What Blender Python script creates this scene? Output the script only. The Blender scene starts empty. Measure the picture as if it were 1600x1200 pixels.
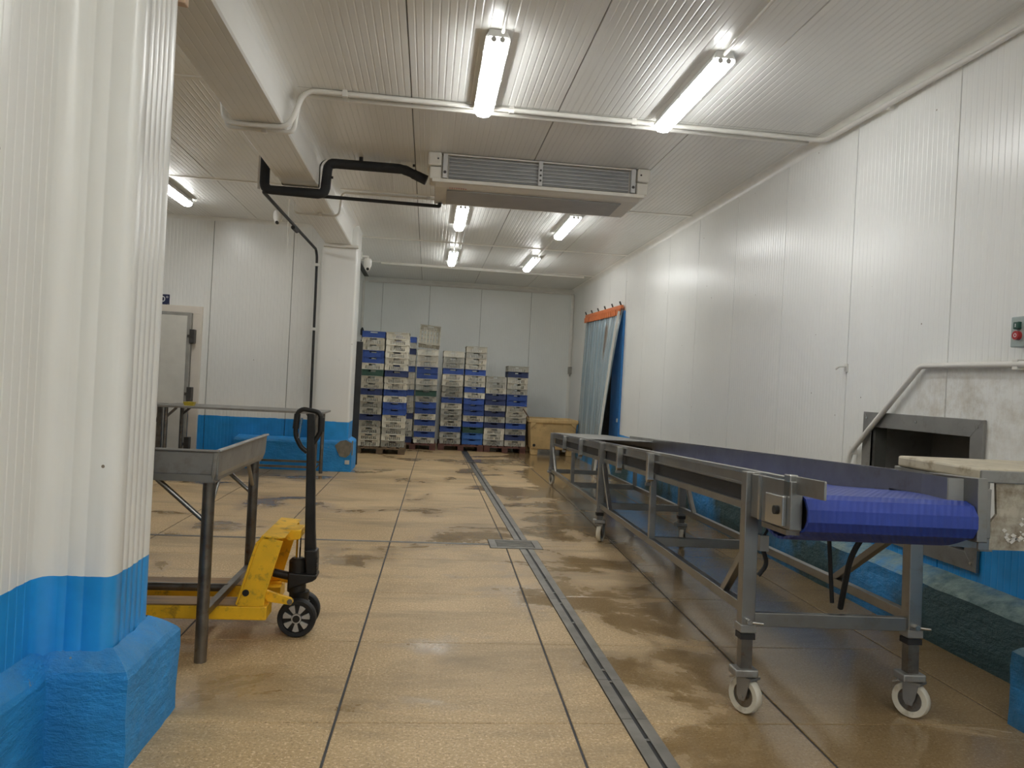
import bpy, bmesh, math, random
from mathutils import Vector, Matrix, noise as mnoise
random.seed(7)
PI = math.pi
scene = bpy.context.scene
C = scene.collection

# ------------------------------------------------------------------ camera
def make_camera():
    yaw, pitch, roll = (math.radians(a) for a in (-6.26, 0.022, 2.974))
    cy, sy, cp, sp, cr, sr = math.cos(yaw), math.sin(yaw), math.cos(pitch), math.sin(pitch), math.cos(roll), math.sin(roll)
    fw = Vector((-sy * cp, cy * cp, sp)); rt = Vector((cy, sy, 0)); up = rt.cross(fw)
    r2 = cr * rt + sr * up; u2 = -sr * rt + cr * up
    cam = bpy.data.cameras.new('camera'); cam.sensor_width = 36; cam.lens = 27.0
    cam.clip_start = 0.05; cam.clip_end = 100
    o = bpy.data.objects.new('camera', cam); C.objects.link(o)
    M = Matrix.Identity(4)
    for i in range(3):
        M[i][0] = r2[i]; M[i][1] = u2[i]; M[i][2] = -fw[i]
    M[0][3], M[1][3], M[2][3] = 0, 0, 1.4
    o.matrix_world = M
    scene.camera = o
make_camera()
# ------------------------------------------------------------------ world, exposure
w = bpy.data.worlds.new('world'); scene.world = w; w.use_nodes = True
w.node_tree.nodes['Background'].inputs[0].default_value = (0.8, 0.85, 0.9, 1)
w.node_tree.nodes['Background'].inputs[1].default_value = 0.02
scene.view_settings.view_transform = 'Standard'
scene.view_settings.look = 'None'
scene.view_settings.exposure = 0.0
scene.view_settings.gamma = 1.0
scene.view_settings.use_curve_mapping = False
scene.cycles.max_bounces = 10
scene.cycles.diffuse_bounces = 8
scene.cycles.caustics_reflective = False
scene.cycles.caustics_refractive = False
scene.cycles.blur_glossy = 0.5
LAMP = 35.0          # strength of the fluorescent diffusers

# ------------------------------------------------------------------ materials
def new_mat(name):
    m = bpy.data.materials.new(name); m.use_nodes = True
    nt = m.node_tree
    return m, nt, nt.nodes['Principled BSDF']
def N(nt, t, **kw):
    n = nt.nodes.new(t)
    for k, v in kw.items():
        if k.startswith('i_'):
            key = k[2:]
            n.inputs[int(key) if key.isdigit() else key].default_value = v
        else:
            setattr(n, k, v)
    return n
def ramp(nt, fac, p0, p1, c0=(0, 0, 0, 1), c1=(1, 1, 1, 1)):
    r = N(nt, 'ShaderNodeValToRGB')
    r.color_ramp.elements[0].position = p0; r.color_ramp.elements[0].color = c0
    r.color_ramp.elements[1].position = p1; r.color_ramp.elements[1].color = c1
    nt.links.new(fac, r.inputs[0]); return r.outputs[0]
def mix(nt, fac, a, b, mode='MIX'):
    m = N(nt, 'ShaderNodeMix', data_type='RGBA', blend_type=mode)
    for sock, v in ((m.inputs[0], fac), (m.inputs[6], a), (m.inputs[7], b)):
        if isinstance(v, (int, float)): sock.default_value = v
        elif isinstance(v, tuple): sock.default_value = v if len(v) == 4 else v + (1,)
        else: nt.links.new(v, sock)
    return m.outputs[2]
def math_(nt, op, a, b=None):
    m = N(nt, 'ShaderNodeMath', operation=op)
    for i, v in enumerate((a, b)):
        if v is None: continue
        if isinstance(v, (int, float)): m.inputs[i].default_value = v
        else: nt.links.new(v, m.inputs[i])
    return m.outputs[0]
def noise(nt, coord, scale, detail=4, rough=0.55, dist=0.0):
    n = N(nt, 'ShaderNodeTexNoise'); n.inputs['Scale'].default_value = scale; n.inputs['Detail'].default_value = detail
    n.inputs['Roughness'].default_value = rough; n.inputs['Distortion'].default_value = dist
    nt.links.new(coord, n.inputs['Vector']); return n.outputs[0]
def scaled(nt, coord, s):
    m = N(nt, 'ShaderNodeMapping'); m.inputs['Scale'].default_value = s
    nt.links.new(coord, m.inputs[0]); return m.outputs[0]
def bump(nt, b, height, strength, dist=0.01):
    n = N(nt, 'ShaderNodeBump'); n.inputs['Strength'].default_value = strength; n.inputs['Distance'].default_value = dist
    nt.links.new(height, n.inputs['Height']); nt.links.new(n.outputs[0], b.inputs['Normal'])

def simple(name, col, rough=0.5, metal=0.0, var=0.15, scale=6.0, dirt=None, dirt_amt=0.4, bmp=0.0, bscale=60, stretch=(1, 1, 1), spec=0.5):
    """one colour with slight uneven tone, optional blotches of a second colour and fine relief"""
    m, nt, b = new_mat(name)
    co = N(nt, 'ShaderNodeTexCoord').outputs['Object']
    co = scaled(nt, co, stretch)
    n1 = noise(nt, co, scale)
    dark = tuple(c * (1 - var) for c in col); light = tuple(min(1, c * (1 + var)) for c in col)
    base = ramp(nt, n1, 0.3, 0.7, dark + (1,), light + (1,))
    if dirt:
        n2 = noise(nt, co, scale * 2.3, 6, 0.65)
        base = mix(nt, ramp(nt, n2, 0.60 - 0.2 * dirt_amt, 0.82 - 0.1 * dirt_amt), base, dirt)
    nt.links.new(base, b.inputs['Base Color'])
    b.inputs['Roughness'].default_value = rough; b.inputs['Metallic'].default_value = metal
    b.inputs['Specular IOR Level'].default_value = spec
    if bmp: bump(nt, b, noise(nt, co, bscale, 5), bmp)
    return m

BLUE = (0.024, 0.325, 0.79)
def panel_mat(name, col, band=0.0, rough=0.28, stained=False):
    """white coated sheet; below the height `band` it is painted blue"""
    m, nt, b = new_mat(name)
    pos = N(nt, 'ShaderNodeNewGeometry').outputs['Position']
    n1 = noise(nt, pos, 0.9, 3)
    base = ramp(nt, n1, 0.3, 0.7, tuple(c * 0.96 for c in col) + (1,), tuple(min(1, c * 1.03) for c in col) + (1,))
    if band:
        streak = noise(nt, scaled(nt, pos, (9, 9, 0.35)), 3.0, 4)
        base = mix(nt, ramp(nt, streak, 0.55, 0.95), base, tuple(c * 0.93 for c in col))
    if band:
        vo = N(nt, 'ShaderNodeTexVoronoi'); vo.inputs['Scale'].default_value = 5.5; nt.links.new(pos, vo.inputs['Vector'])
        sep = N(nt, 'ShaderNodeSeparateColor'); nt.links.new(vo.outputs['Color'], sep.inputs[0])
        dot = math_(nt, 'LESS_THAN', vo.outputs['Distance'], math_(nt, 'MULTIPLY', math_(nt, 'GREATER_THAN', sep.outputs[0], 0.6), 0.035))
        base = mix(nt, dot, base, (0.24, 0.19, 0.14))
    if stained:
        # rusty splashes around the hatch
        sx = N(nt, 'ShaderNodeSeparateXYZ'); nt.links.new(pos, sx.inputs[0])
        dy = math_(nt, 'SUBTRACT', sx.outputs[1], 4.2); dz = math_(nt, 'SUBTRACT', sx.outputs[2], 1.38)
        d = math_(nt, 'ADD', math_(nt, 'MULTIPLY', dy, dy), math_(nt, 'MULTIPLY', math_(nt, 'MULTIPLY', dz, dz), 6.0))
        near = ramp(nt, d, 0.0, 0.7, (1, 1, 1, 1), (0, 0, 0, 1))
        sp = ramp(nt, noise(nt, pos, 6, 6, 0.7), 0.42, 0.75)
        base = mix(nt, math_(nt, 'MULTIPLY', math_(nt, 'MULTIPLY', near, sp), 0.75), base, (0.30, 0.22, 0.10))
    if band:
        s = N(nt, 'ShaderNodeSeparateXYZ'); nt.links.new(pos, s.inputs[0])
        zz = math_(nt, 'ADD', s.outputs[2], math_(nt, 'MULTIPLY', math_(nt, 'SUBTRACT', noise(nt, pos, 9, 2), 0.5), 0.02))
        f = math_(nt, 'LESS_THAN', zz, band)
        blue = mix(nt, ramp(nt, noise(nt, pos, 3.5, 5), 0.35, 0.7), tuple(c * 0.85 for c in BLUE), tuple(c * 1.12 for c in BLUE))
        blue = mix(nt, ramp(nt, noise(nt, pos, 14, 6, 0.7), 0.70, 0.74), blue, (0.35, 0.42, 0.45))
        base = mix(nt, f, base, blue)
    nt.links.new(base, b.inputs['Base Color'])
    b.inputs['Roughness'].default_value = rough
    return m
def kerb_mat(name, worn_top=0.3, chips=0.72, grime_shade=False):
    m, nt, b = new_mat(name)
    g = N(nt, 'ShaderNodeNewGeometry'); pos = g.outputs['Position']
    base = mix(nt, ramp(nt, noise(nt, pos, 4, 5), 0.3, 0.7), tuple(c * 0.82 for c in BLUE), tuple(c * 1.12 for c in BLUE))
    fine = noise(nt, pos, 16, 8, 0.72)
    base = mix(nt, ramp(nt, fine, chips, chips + 0.03), base, (0.40, 0.36, 0.32))
    if grime_shade:
        base = mix(nt, ramp(nt, noise(nt, pos, 1.1, 5), 0.35, 0.55), base, (0.022, 0.075, 0.085))  # dirt plus the conveyor's shade, painted as one dark tone
    # old paint worn pale on the ledge
    s = N(nt, 'ShaderNodeSeparateXYZ'); nt.links.new(g.outputs['True Normal'], s.inputs[0])
    top = ramp(nt, s.outputs[2], 0.3, 0.6)
    wear = ramp(nt, noise(nt, pos, 7, 8, 0.7), 0.35, 0.62)
    base = mix(nt, math_(nt, 'MULTIPLY', math_(nt, 'MULTIPLY', top, wear), worn_top), base, (0.27, 0.36, 0.32))
    nt.links.new(base, b.inputs['Base Color'])
    b.inputs['Roughness'].default_value = 0.45
    bump(nt, b, noise(nt, scaled(nt, pos, (1, 1, 2.2)), 10, 8, 0.66), 0.8, 0.035)
    return m
def floor_mat():
    m, nt, b = new_mat('terrazzo')
    pos = N(nt, 'ShaderNodeNewGeometry').outputs['Position']
    big = noise(nt, pos, 0.8, 6, 0.62)
    base = ramp(nt, big, 0.32, 0.68, (0.44, 0.300, 0.145, 1), (0.62, 0.445, 0.245, 1))
    sp = noise(nt, pos, 70, 3, 0.7)
    base = mix(nt, ramp(nt, sp, 0.52, 0.66), base, (0.78, 0.61, 0.38))
    sp2 = noise(nt, pos, 95, 3, 0.7)
    base = mix(nt, ramp(nt, sp2, 0.54, 0.68), base, (0.22, 0.145, 0.07))
    chip = N(nt, 'ShaderNodeTexVoronoi'); chip.inputs['Scale'].default_value = 38; nt.links.new(pos, chip.inputs['Vector'])
    base = mix(nt, ramp(nt, chip.outputs['Distance'], 0.07, 0.10, (0.75,) * 3 + (1,), (0, 0, 0, 1)), base, (0.82, 0.72, 0.54))
    # dirt streaks lying across the hall
    st = noise(nt, scaled(nt, pos, (0.5, 1.6, 1)), 1.3, 8, 0.68, 0.6)
    base = mix(nt, ramp(nt, st, 0.48, 0.74), base, (0.27, 0.195, 0.105))
    # wet film: mostly right of the drain, thinner elsewhere
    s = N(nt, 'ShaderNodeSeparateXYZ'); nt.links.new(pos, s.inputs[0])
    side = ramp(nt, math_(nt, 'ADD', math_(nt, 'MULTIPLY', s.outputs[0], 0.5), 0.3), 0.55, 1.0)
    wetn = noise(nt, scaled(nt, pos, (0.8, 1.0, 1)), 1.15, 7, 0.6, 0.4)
    under = ramp(nt, math_(nt, 'MULTIPLY', s.outputs[0], 0.25), 0.36, 0.50)   # darkens the floor below the conveyor, its shade painted as extra wet
    wet = ramp(nt, math_(nt, 'ADD', math_(nt, 'ADD', wetn, math_(nt, 'MULTIPLY', side, 0.13)), math_(nt, 'MULTIPLY', under, 0.16)), 0.54, 0.64)  # wet film and the painted conveyor shade share this mask
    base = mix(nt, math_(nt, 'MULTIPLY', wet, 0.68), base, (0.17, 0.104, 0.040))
    nt.links.new(base, b.inputs['Base Color'])
    nt.links.new(ramp(nt, wet, 0.0, 1.0, (0.48, 0.48, 0.48, 1), (0.14, 0.14, 0.14, 1)), b.inputs['Roughness'])
    hb = math_(nt, 'MULTIPLY', noise(nt, pos, 60, 4), math_(nt, 'SUBTRACT', 1.0, wet))
    bump(nt, b, hb, 0.25, 0.004)
    return m
def emit_mat(name, col, strength):
    m, nt, b = new_mat(name)
    b.inputs['Base Color'].default_value = col + (1,)
    b.inputs['Emission Color'].default_value = col + (1,); b.inputs['Emission Strength'].default_value = strength
    return m
def strip_mat():
    m, nt, b = new_mat('clear_vinyl')
    co = N(nt, 'ShaderNodeTexCoord').outputs['Object']
    n = noise(nt, scaled(nt, co, (4, 4, 0.6)), 2, 5)
    col = ramp(nt, n, 0.35, 0.7, (0.27, 0.36, 0.41, 1), (0.46, 0.53, 0.55, 1))
    # brown smear where hands push the strips apart
    pos = N(nt, 'ShaderNodeNewGeometry').outputs['Position']; sx = N(nt, 'ShaderNodeSeparateXYZ'); nt.links.new(pos, sx.inputs[0])
    dy = math_(nt, 'SUBTRACT', sx.outputs[1], 13.45); dz = math_(nt, 'SUBTRACT', sx.outputs[2], 2.25)
    d = math_(nt, 'ADD', math_(nt, 'MULTIPLY', math_(nt, 'MULTIPLY', dy, dy), 14.0), math_(nt, 'MULTIPLY', math_(nt, 'MULTIPLY', dz, dz), 4.5))
    d = math_(nt, 'ADD', d, math_(nt, 'MULTIPLY', math_(nt, 'SUBTRACT', noise(nt, scaled(nt, pos, (6, 6, 1.2)), 2, 5), 0.5), 2.2))
    col = mix(nt, ramp(nt, d, 0.15, 0.7, (0.85, 0.85, 0.85, 1), (0, 0, 0, 1)), col, (0.20, 0.12, 0.06))
    nt.links.new(col, b.inputs['Base Color'])
    b.inputs['Roughness'].default_value = 0.22; b.inputs['Alpha'].default_value = 0.72
    return m

MAT = {}
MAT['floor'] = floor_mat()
MAT['joint'] = simple('joint_filler', (0.060, 0.062, 0.068), 0.7, var=0.3)
MAT['panel'] = panel_mat('white_panel', (0.80, 0.80, 0.77), 0.66)
MAT['panel_hatch'] = panel_mat('white_panel_stained', (0.80, 0.80, 0.77), 0.66, stained=True)
MAT['panel_bay'] = panel_mat('white_panel_bay', (0.80, 0.80, 0.77), 0.72)
MAT['panel_back'] = panel_mat('grey_white_panel', (0.84, 0.86, 0.83), 0.0)
MAT['ceiling'] = panel_mat('ceiling_panel', (0.82, 0.82, 0.79), 0.0, 0.25)
MAT['core'] = simple('panel_joint', (0.10, 0.10, 0.09), 0.8)
MAT['trim'] = simple('white_trim', (0.80, 0.79, 0.74), 0.35, var=0.05)
MAT['kerb'] = kerb_mat('kerb_paint', 0.2, 0.675)
MAT['kerb_worn'] = kerb_mat('kerb_paint_worn', 0.9, 0.70, True)
MAT['concrete'] = simple('bare_mortar', (0.22, 0.20, 0.16), 0.85, var=0.25, scale=14, bmp=0.4, bscale=30)
MAT['steel'] = simple('stainless_steel', (0.31, 0.305, 0.29), 0.36, 1.0, var=0.12, scale=5, dirt=(0.26, 0.23, 0.19), dirt_amt=0.2, stretch=(1, 1, 1))
MAT['steel_bright'] = simple('bright_stainless_steel', (0.54, 0.53, 0.505), 0.26, 1.0, var=0.08, scale=4)
MAT['steel_dull'] = simple('dull_steel_sheet', (0.34, 0.335, 0.32), 0.5, 0.85, var=0.15, scale=4, dirt=(0.22, 0.20, 0.17), dirt_amt=0.3)
MAT['steel_dark'] = simple('dark_steel_tube', (0.20, 0.185, 0.165), 0.38, 0.9, var=0.3, scale=8, dirt=(0.14, 0.08, 0.04), dirt_amt=0.3)
MAT['drain'] = simple('dirty_drain_steel', (0.24, 0.225, 0.20), 0.5, 0.7, var=0.25, scale=6)
MAT['rubber'] = simple('black_rubber', (0.012, 0.012, 0.013), 0.6, var=0.3)
MAT['black_iron'] = simple('greasy_black_iron', (0.022, 0.020, 0.018), 0.42, 0.3, var=0.4, scale=12)
MAT['lagging'] = simple('black_foam_lagging', (0.018, 0.019, 0.021), 0.75, var=0.3)
MAT['belt'] = simple('blue_plastic_belt', (0.022, 0.05, 0.30), 0.45, var=0.12, scale=9, bmp=0.35, bscale=140)
_m = MAT['belt']; _nt = _m.node_tree; _b = _nt.nodes['Principled BSDF']
_co = _nt.nodes.new('ShaderNodeTexCoord'); _mp = _nt.nodes.new('ShaderNodeMapping'); _mp.inputs['Rotation'].default_value = (0, 0, .6); _nt.links.new(_co.outputs['Object'], _mp.inputs[0])
_wv = _nt.nodes.new('ShaderNodeTexWave'); _wv.inputs['Scale'].default_value = 14; _nt.links.new(_mp.outputs[0], _wv.inputs[0]); bump(_nt, _b, _wv.outputs[1], 0.5, 0.004)
MAT['yellow'] = simple('worn_yellow_paint', (0.90, 0.52, 0.02), 0.42, var=0.1, scale=9, dirt=(0.14, 0.075, 0.02), dirt_amt=0.3)
MAT['fork_top'] = simple('scuffed_fork_top', (0.33, 0.19, 0.07), 0.5, var=0.3, scale=5, dirt=(0.14, 0.09, 0.05), dirt_amt=0.6, stretch=(0.4, 3, 1))
MAT['alu'] = simple('cast_aluminium', (0.55, 0.54, 0.52), 0.45, 0.7, var=0.1)
MAT['chrome'] = simple('chrome', (0.75, 0.75, 0.75), 0.12, 1.0, var=0.02)
MAT['nylon'] = simple('white_nylon', (0.62, 0.58, 0.48), 0.5, var=0.1, dirt=(0.3, 0.24, 0.15), dirt_amt=0.3)
MAT['lampbody'] = simple('lamp_housing', (0.62, 0.62, 0.60), 0.4, var=0.03)
MAT['lamp'] = emit_mat('lit_diffuser', (0.985, 1.0, 0.985), LAMP)
MAT['holder'] = simple('lamp_holder_grey', (0.35, 0.34, 0.32), 0.5)
MAT['pvc'] = simple('white_pvc', (0.70, 0.68, 0.63), 0.35, var=0.05)
MAT['ac_white'] = simple('ivory_casing', (0.70, 0.67, 0.60), 0.4, var=0.04)
MAT['ac_under'] = simple('grey_filter_panel', (0.40, 0.40, 0.40), 0.6, var=0.05, bmp=0.2, bscale=200)
MAT['ac_dark'] = simple('coil_grille_grey', (0.30, 0.30, 0.295), 0.6, var=0.1, bmp=0.2, bscale=120)
MAT['ac_slat'] = simple('grille_bar_grey', (0.60, 0.60, 0.59), 0.5, var=0.05)
MAT['logo'] = simple('printed_logo', (0.42, 0.24, 0.20), 0.5)
MAT['crate_white'] = simple('cream_white_plastic', (0.66, 0.63, 0.54), 0.5, var=0.12, scale=9, dirt=(0.35, 0.29, 0.2), dirt_amt=0.25)
MAT['crate_grey'] = simple('grimy_white_plastic', (0.44, 0.43, 0.38), 0.55, var=0.15, scale=9, dirt=(0.25, 0.22, 0.16), dirt_amt=0.35)
MAT['crate_blue'] = simple('blue_plastic', (0.025, 0.075, 0.32), 0.5, var=0.15, scale=9)
MAT['crate_navy'] = simple('navy_plastic', (0.022, 0.038, 0.13), 0.5, var=0.2, scale=9)
MAT['crate_sky'] = simple('bright_blue_plastic', (0.035, 0.13, 0.40), 0.5, var=0.15, scale=9)
MAT['crate_green'] = simple('dark_green_plastic', (0.02, 0.065, 0.045), 0.5, var=0.2, scale=9)
MAT['wood'] = simple('pallet_wood', (0.14, 0.095, 0.055), 0.75, var=0.3, scale=7, stretch=(0.5, 3, 3))
MAT['wood_red'] = simple('reddish_pallet_wood', (0.12, 0.05, 0.038), 0.75, var=0.35, scale=7, stretch=(0.5, 3, 3))
MAT['tub'] = simple('stained_beige_plastic', (0.58, 0.40, 0.18), 0.5, var=0.18, scale=3, dirt=(0.22, 0.13, 0.05), dirt_amt=0.35)
MAT['stick'] = simple('brown_broom_handle', (0.12, 0.075, 0.045), 0.6)
MAT['orange'] = simple('orange_plastic', (0.62, 0.17, 0.05), 0.5, var=0.12, scale=12)
MAT['strip'] = strip_mat()
MAT['strip_edge'] = simple('milky_vinyl_edge', (0.62, 0.62, 0.58), 0.4, var=0.05)
MAT['jamb'] = simple('blue_door_frame', (0.035, 0.20, 0.52), 0.4, var=0.08)
MAT['rust'] = simple('brown_stain', (0.20, 0.11, 0.05), 0.6, var=0.3)
MAT['corridor'] = simple('corridor_wall', (0.30, 0.31, 0.31), 0.6)
MAT['dark_board'] = simple('dark_grey_board', (0.030, 0.031, 0.033), 0.6)
MAT['door_white'] = simple('ivory_door_skin', (0.66, 0.64, 0.58), 0.35, var=0.05)
MAT['door_frame'] = simple('cream_door_frame', (0.72, 0.66, 0.58), 0.4, var=0.04)
MAT['gasket'] = simple('grey_gasket', (0.30, 0.29, 0.26), 0.6)
MAT['hinge'] = simple('dark_hinge', (0.07, 0.065, 0.06), 0.45, 0.4)
MAT['sign'] = simple('navy_sign', (0.020, 0.026, 0.075), 0.4, var=0.05)
MAT['print_white'] = simple('white_print', (0.75, 0.75, 0.75), 0.5, var=0.02)
MAT['yellow_plastic'] = simple('yellow_plastic', (0.72, 0.55, 0.06), 0.4, var=0.05)
MAT['box_grey'] = simple('grey_green_enclosure', (0.36, 0.42, 0.40), 0.4, var=0.04)
MAT['green_btn'] = simple('green_button', (0.015, 0.07, 0.05), 0.35)
MAT['red_btn'] = simple('red_button', (0.38, 0.025, 0.025), 0.35)
MAT['cam_white'] = simple('white_camera_shell', (0.74, 0.73, 0.70), 0.3, var=0.02)
MAT['cam_dark'] = simple('dark_camera_lens', (0.02, 0.02, 0.02), 0.2)
MAT['board_cream'] = simple('stained_cream_board', (0.56, 0.50, 0.38), 0.5, var=0.1, scale=6, dirt=(0.22, 0.15, 0.07), dirt_amt=0.35)
MAT['chute'] = simple('splashed_steel_sheet', (0.46, 0.42, 0.34), 0.55, 0.2, var=0.2, scale=5, dirt=(0.12, 0.08, 0.04), dirt_amt=0.95)
MAT['foam'] = simple('pink_foam_scrap', (0.50, 0.36, 0.26), 0.9, var=0.15)
MAT['hole'] = simple('hatch_interior', (0.17, 0.17, 0.165), 0.6)
MAT['flakes'] = simple('white_flaking_scale', (0.62, 0.60, 0.55), 0.6)

# ------------------------------------------------------------------ mesh helpers
class MB:
    def __init__(s): s.v = []; s.f = []
    def add(s, verts, faces):
        o = len(s.v); s.v += [tuple(v) for v in verts]; s.f += [tuple(i + o for i in f) for f in faces]; return s
    def box(s, x0, x1, y0, y1, z0, z1):
        return s.add([(x0, y0, z0), (x1, y0, z0), (x1, y1, z0), (x0, y1, z0), (x0, y0, z1), (x1, y0, z1), (x1, y1, z1), (x0, y1, z1)],
                     [(0, 3, 2, 1), (4, 5, 6, 7), (0, 1, 5, 4), (1, 2, 6, 5), (2, 3, 7, 6), (3, 0, 4, 7)])
    def bar(s, p0, p1, w, h, up=(0, 0, 1)):
        p0, p1 = Vector(p0), Vector(p1); d = (p1 - p0).normalized(); up = Vector(up)
        if abs(d.dot(up)) > 0.98: up = Vector((0, 1, 0))
        sd = d.cross(up).normalized(); u = sd.cross(d).normalized()
        vs = []
        for p in (p0, p1):
            for a, b in ((-1, -1), (1, -1), (1, 1), (-1, 1)): vs.append(p + sd * a * w / 2 + u * b * h / 2)
        return s.add(vs, [(0, 3, 2, 1), (4, 5, 6, 7), (0, 1, 5, 4), (1, 2, 6, 5), (2, 3, 7, 6), (3, 0, 4, 7)])
    def tube(s, pts, r, n=12, caps=True):
        pts = [Vector(p) for p in pts]; rs = r if isinstance(r, (list, tuple)) else [r] * len(pts)
        rings = []; prev = None
        for i, p in enumerate(pts):
            if i == 0: d = pts[1] - p
            elif i == len(pts) - 1: d = p - pts[i - 1]
            else: d = (pts[i + 1] - p).normalized() + (p - pts[i - 1]).normalized()
            d.normalize()
            if prev is None:
                a = Vector((0, 0, 1)) if abs(d.z) < 0.9 else Vector((1, 0, 0))
                u = d.cross(a).normalized()
            else:
                u = (prev - d * prev.dot(d)).normalized()
            prev = u; v = d.cross(u)
            rings.append([p + (u * math.cos(2 * PI * k / n) + v * math.sin(2 * PI * k / n)) * rs[i] for k in range(n)])
        vs = [q for r_ in rings for q in r_]; fs = []
        for i in range(len(pts) - 1):
            for k in range(n): fs.append((i * n + k, i * n + (k + 1) % n, (i + 1) * n + (k + 1) % n, (i + 1) * n + k))
        if caps:
            fs.append(tuple(reversed(range(n)))); o = (len(pts) - 1) * n; fs.append(tuple(range(o, o + n)))
        return s.add(vs, fs)
    def prism(s, poly, axis, a, b):
        """poly of 2D points extruded along an axis ('x','y','z') from a to b"""
        def P(u, v, t): return {'x': (t, u, v), 'y': (u, t, v), 'z': (u, v, t)}[axis]
        n = len(poly)
        vs = [P(u, v, a) for u, v in poly] + [P(u, v, b) for u, v in poly]
        fs = [(i, (i + 1) % n, n + (i + 1) % n, n + i) for i in range(n)] + [tuple(reversed(range(n))), tuple(range(n, 2 * n))]
        return s.add(vs, fs)
    def sheet(s, poly, axis, a, b):
        """open strip"""
        def P(u, v, t): return {'x': (t, u, v), 'y': (u, t, v), 'z': (u, v, t)}[axis]
        n = len(poly)
        vs = [P(u, v, a) for u, v in poly] + [P(u, v, b) for u, v in poly]
        return s.add(vs, [(i, i + 1, n + i + 1, n + i) for i in range(n - 1)])
    def lathe(s, prof, c, axis='z', n=24, ring=False):
        """prof of (radius, height) around an axis through c"""
        vs = []; fs = []; c = Vector(c)
        for r, h in prof:
            for k in range(n):
                a = 2 * PI * k / n; u, v = r * math.cos(a), r * math.sin(a)
                q = {'z': (u, v, h), 'y': (u, h, v), 'x': (h, u, v)}[axis]
                vs.append(c + Vector(q))
        for i in range(len(prof) - 1):
            for k in range(n): fs.append((i * n + k, i * n + (k + 1) % n, (i + 1) * n + (k + 1) % n, (i + 1) * n + k))
        o = (len(prof) - 1) * n
        if ring:
            for k in range(n): fs.append((o + k, o + (k + 1) % n, (k + 1) % n, k))
        else: fs.append(tuple(reversed(range(n)))); fs.append(tuple(range(o, o + n)))
        return s.add(vs, fs)
    def gridpanel(s, xs, zs, holes, y0, y1, M=None):
        """flat panel in the XZ plane between y0 and y1 made of cells, with cells left open"""
        vs = []; fs = []
        def q(a): fs.append(tuple(range(len(vs), len(vs) + 4))); vs.extend(a)
        nx, nz = len(xs) - 1, len(zs) - 1
        def solid(i, j): return 0 <= i < nx and 0 <= j < nz and (i, j) not in holes
        for i in range(nx):
            for j in range(nz):
                if not solid(i, j): continue
                a, b, c, d = xs[i], xs[i + 1], zs[j], zs[j + 1]
                q([(a, y0, c), (b, y0, c), (b, y0, d), (a, y0, d)]); q([(b, y1, c), (a, y1, c), (a, y1, d), (b, y1, d)])
                if not solid(i - 1, j): q([(a, y1, c), (a, y0, c), (a, y0, d), (a, y1, d)])
                if not solid(i + 1, j): q([(b, y0, c), (b, y1, c), (b, y1, d), (b, y0, d)])
                if not solid(i, j - 1): q([(a, y1, c), (b, y1, c), (b, y0, c), (a, y0, c)])
                if not solid(i, j + 1): q([(a, y0, d), (b, y0, d), (b, y1, d), (a, y1, d)])
        if M: vs = [tuple(M @ Vector(v)) for v in vs]
        return s.add(vs, fs)
    def mesh(s, name, mat, smooth=False):
        me = bpy.data.meshes.new(name); me.from_pydata(s.v, [], s.f); me.update()
        if mat: me.materials.append(MAT[mat] if isinstance(mat, str) else mat)
        bm = bmesh.new(); bm.from_mesh(me); bmesh.ops.recalc_face_normals(bm, faces=bm.faces); bm.to_mesh(me); bm.free()
        if smooth:
            for p in me.polygons: p.use_smooth = True
            try: me.set_sharp_from_angle(angle=math.radians(38))
            except Exception: pass
        return me
    def build(s, name, mat, parent=None, smooth=False, bevel=0.0, loc=None):
        o = bpy.data.objects.new(name, s.mesh(name, mat, smooth)); C.objects.link(o)
        if parent: o.parent = parent
        if loc: o.location = loc
        if bevel:
            m = o.modifiers.new('bevel', 'BEVEL'); m.width = bevel; m.segments = 2; m.limit_method = 'ANGLE'
        return o
def inst(name, me, parent=None, M=None):
    o = bpy.data.objects.new(name, me); C.objects.link(o)
    if parent: o.parent = parent
    if M is not None: o.matrix_local = M
    return o
def tag(o, label=None, cat=None, group=None, kind=None):
    if label: o['label'] = label
    if cat: o['category'] = cat
    if group: o['group'] = group
    if kind: o['kind'] = kind
    return o
def thing(name, loc, label, cat, group=None, rz=0):
    o = bpy.data.objects.new(name, None); C.objects.link(o); o.location = loc; o.rotation_euler = (0, 0, rz); o.empty_display_size = 0.1
    return tag(o, label, cat, group)
def axes(origin, X, Y, Z):
    M = Matrix.Identity(4)
    for i in range(3): M[i][0] = X[i]; M[i][1] = Y[i]; M[i][2] = Z[i]; M[i][3] = origin[i]
    return M
def arc(cx, cy, r, a0, a1, n=6):
    return [(cx + r * math.cos(a0 + (a1 - a0) * k / n), cy + r * math.sin(a0 + (a1 - a0) * k / n)) for k in range(n + 1)]
def bend(pts, r, n=5):
    """round the corners of a 3D polyline"""
    pts = [Vector(p) for p in pts]; out = [pts[0]]
    for i in range(1, len(pts) - 1):
        a, b, c = pts[i - 1], pts[i], pts[i + 1]
        d0 = (a - b); d1 = (c - b); rr = min(r, d0.length * 0.45, d1.length * 0.45)
        p0 = b + d0.normalized() * rr; p1 = b + d1.normalized() * rr
        for k in range(n + 1):
            t = k / n; out.append(p0 * (1 - t) ** 2 + b * 2 * t * (1 - t) + p1 * t ** 2)
    out.append(pts[-1]); return out

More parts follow.
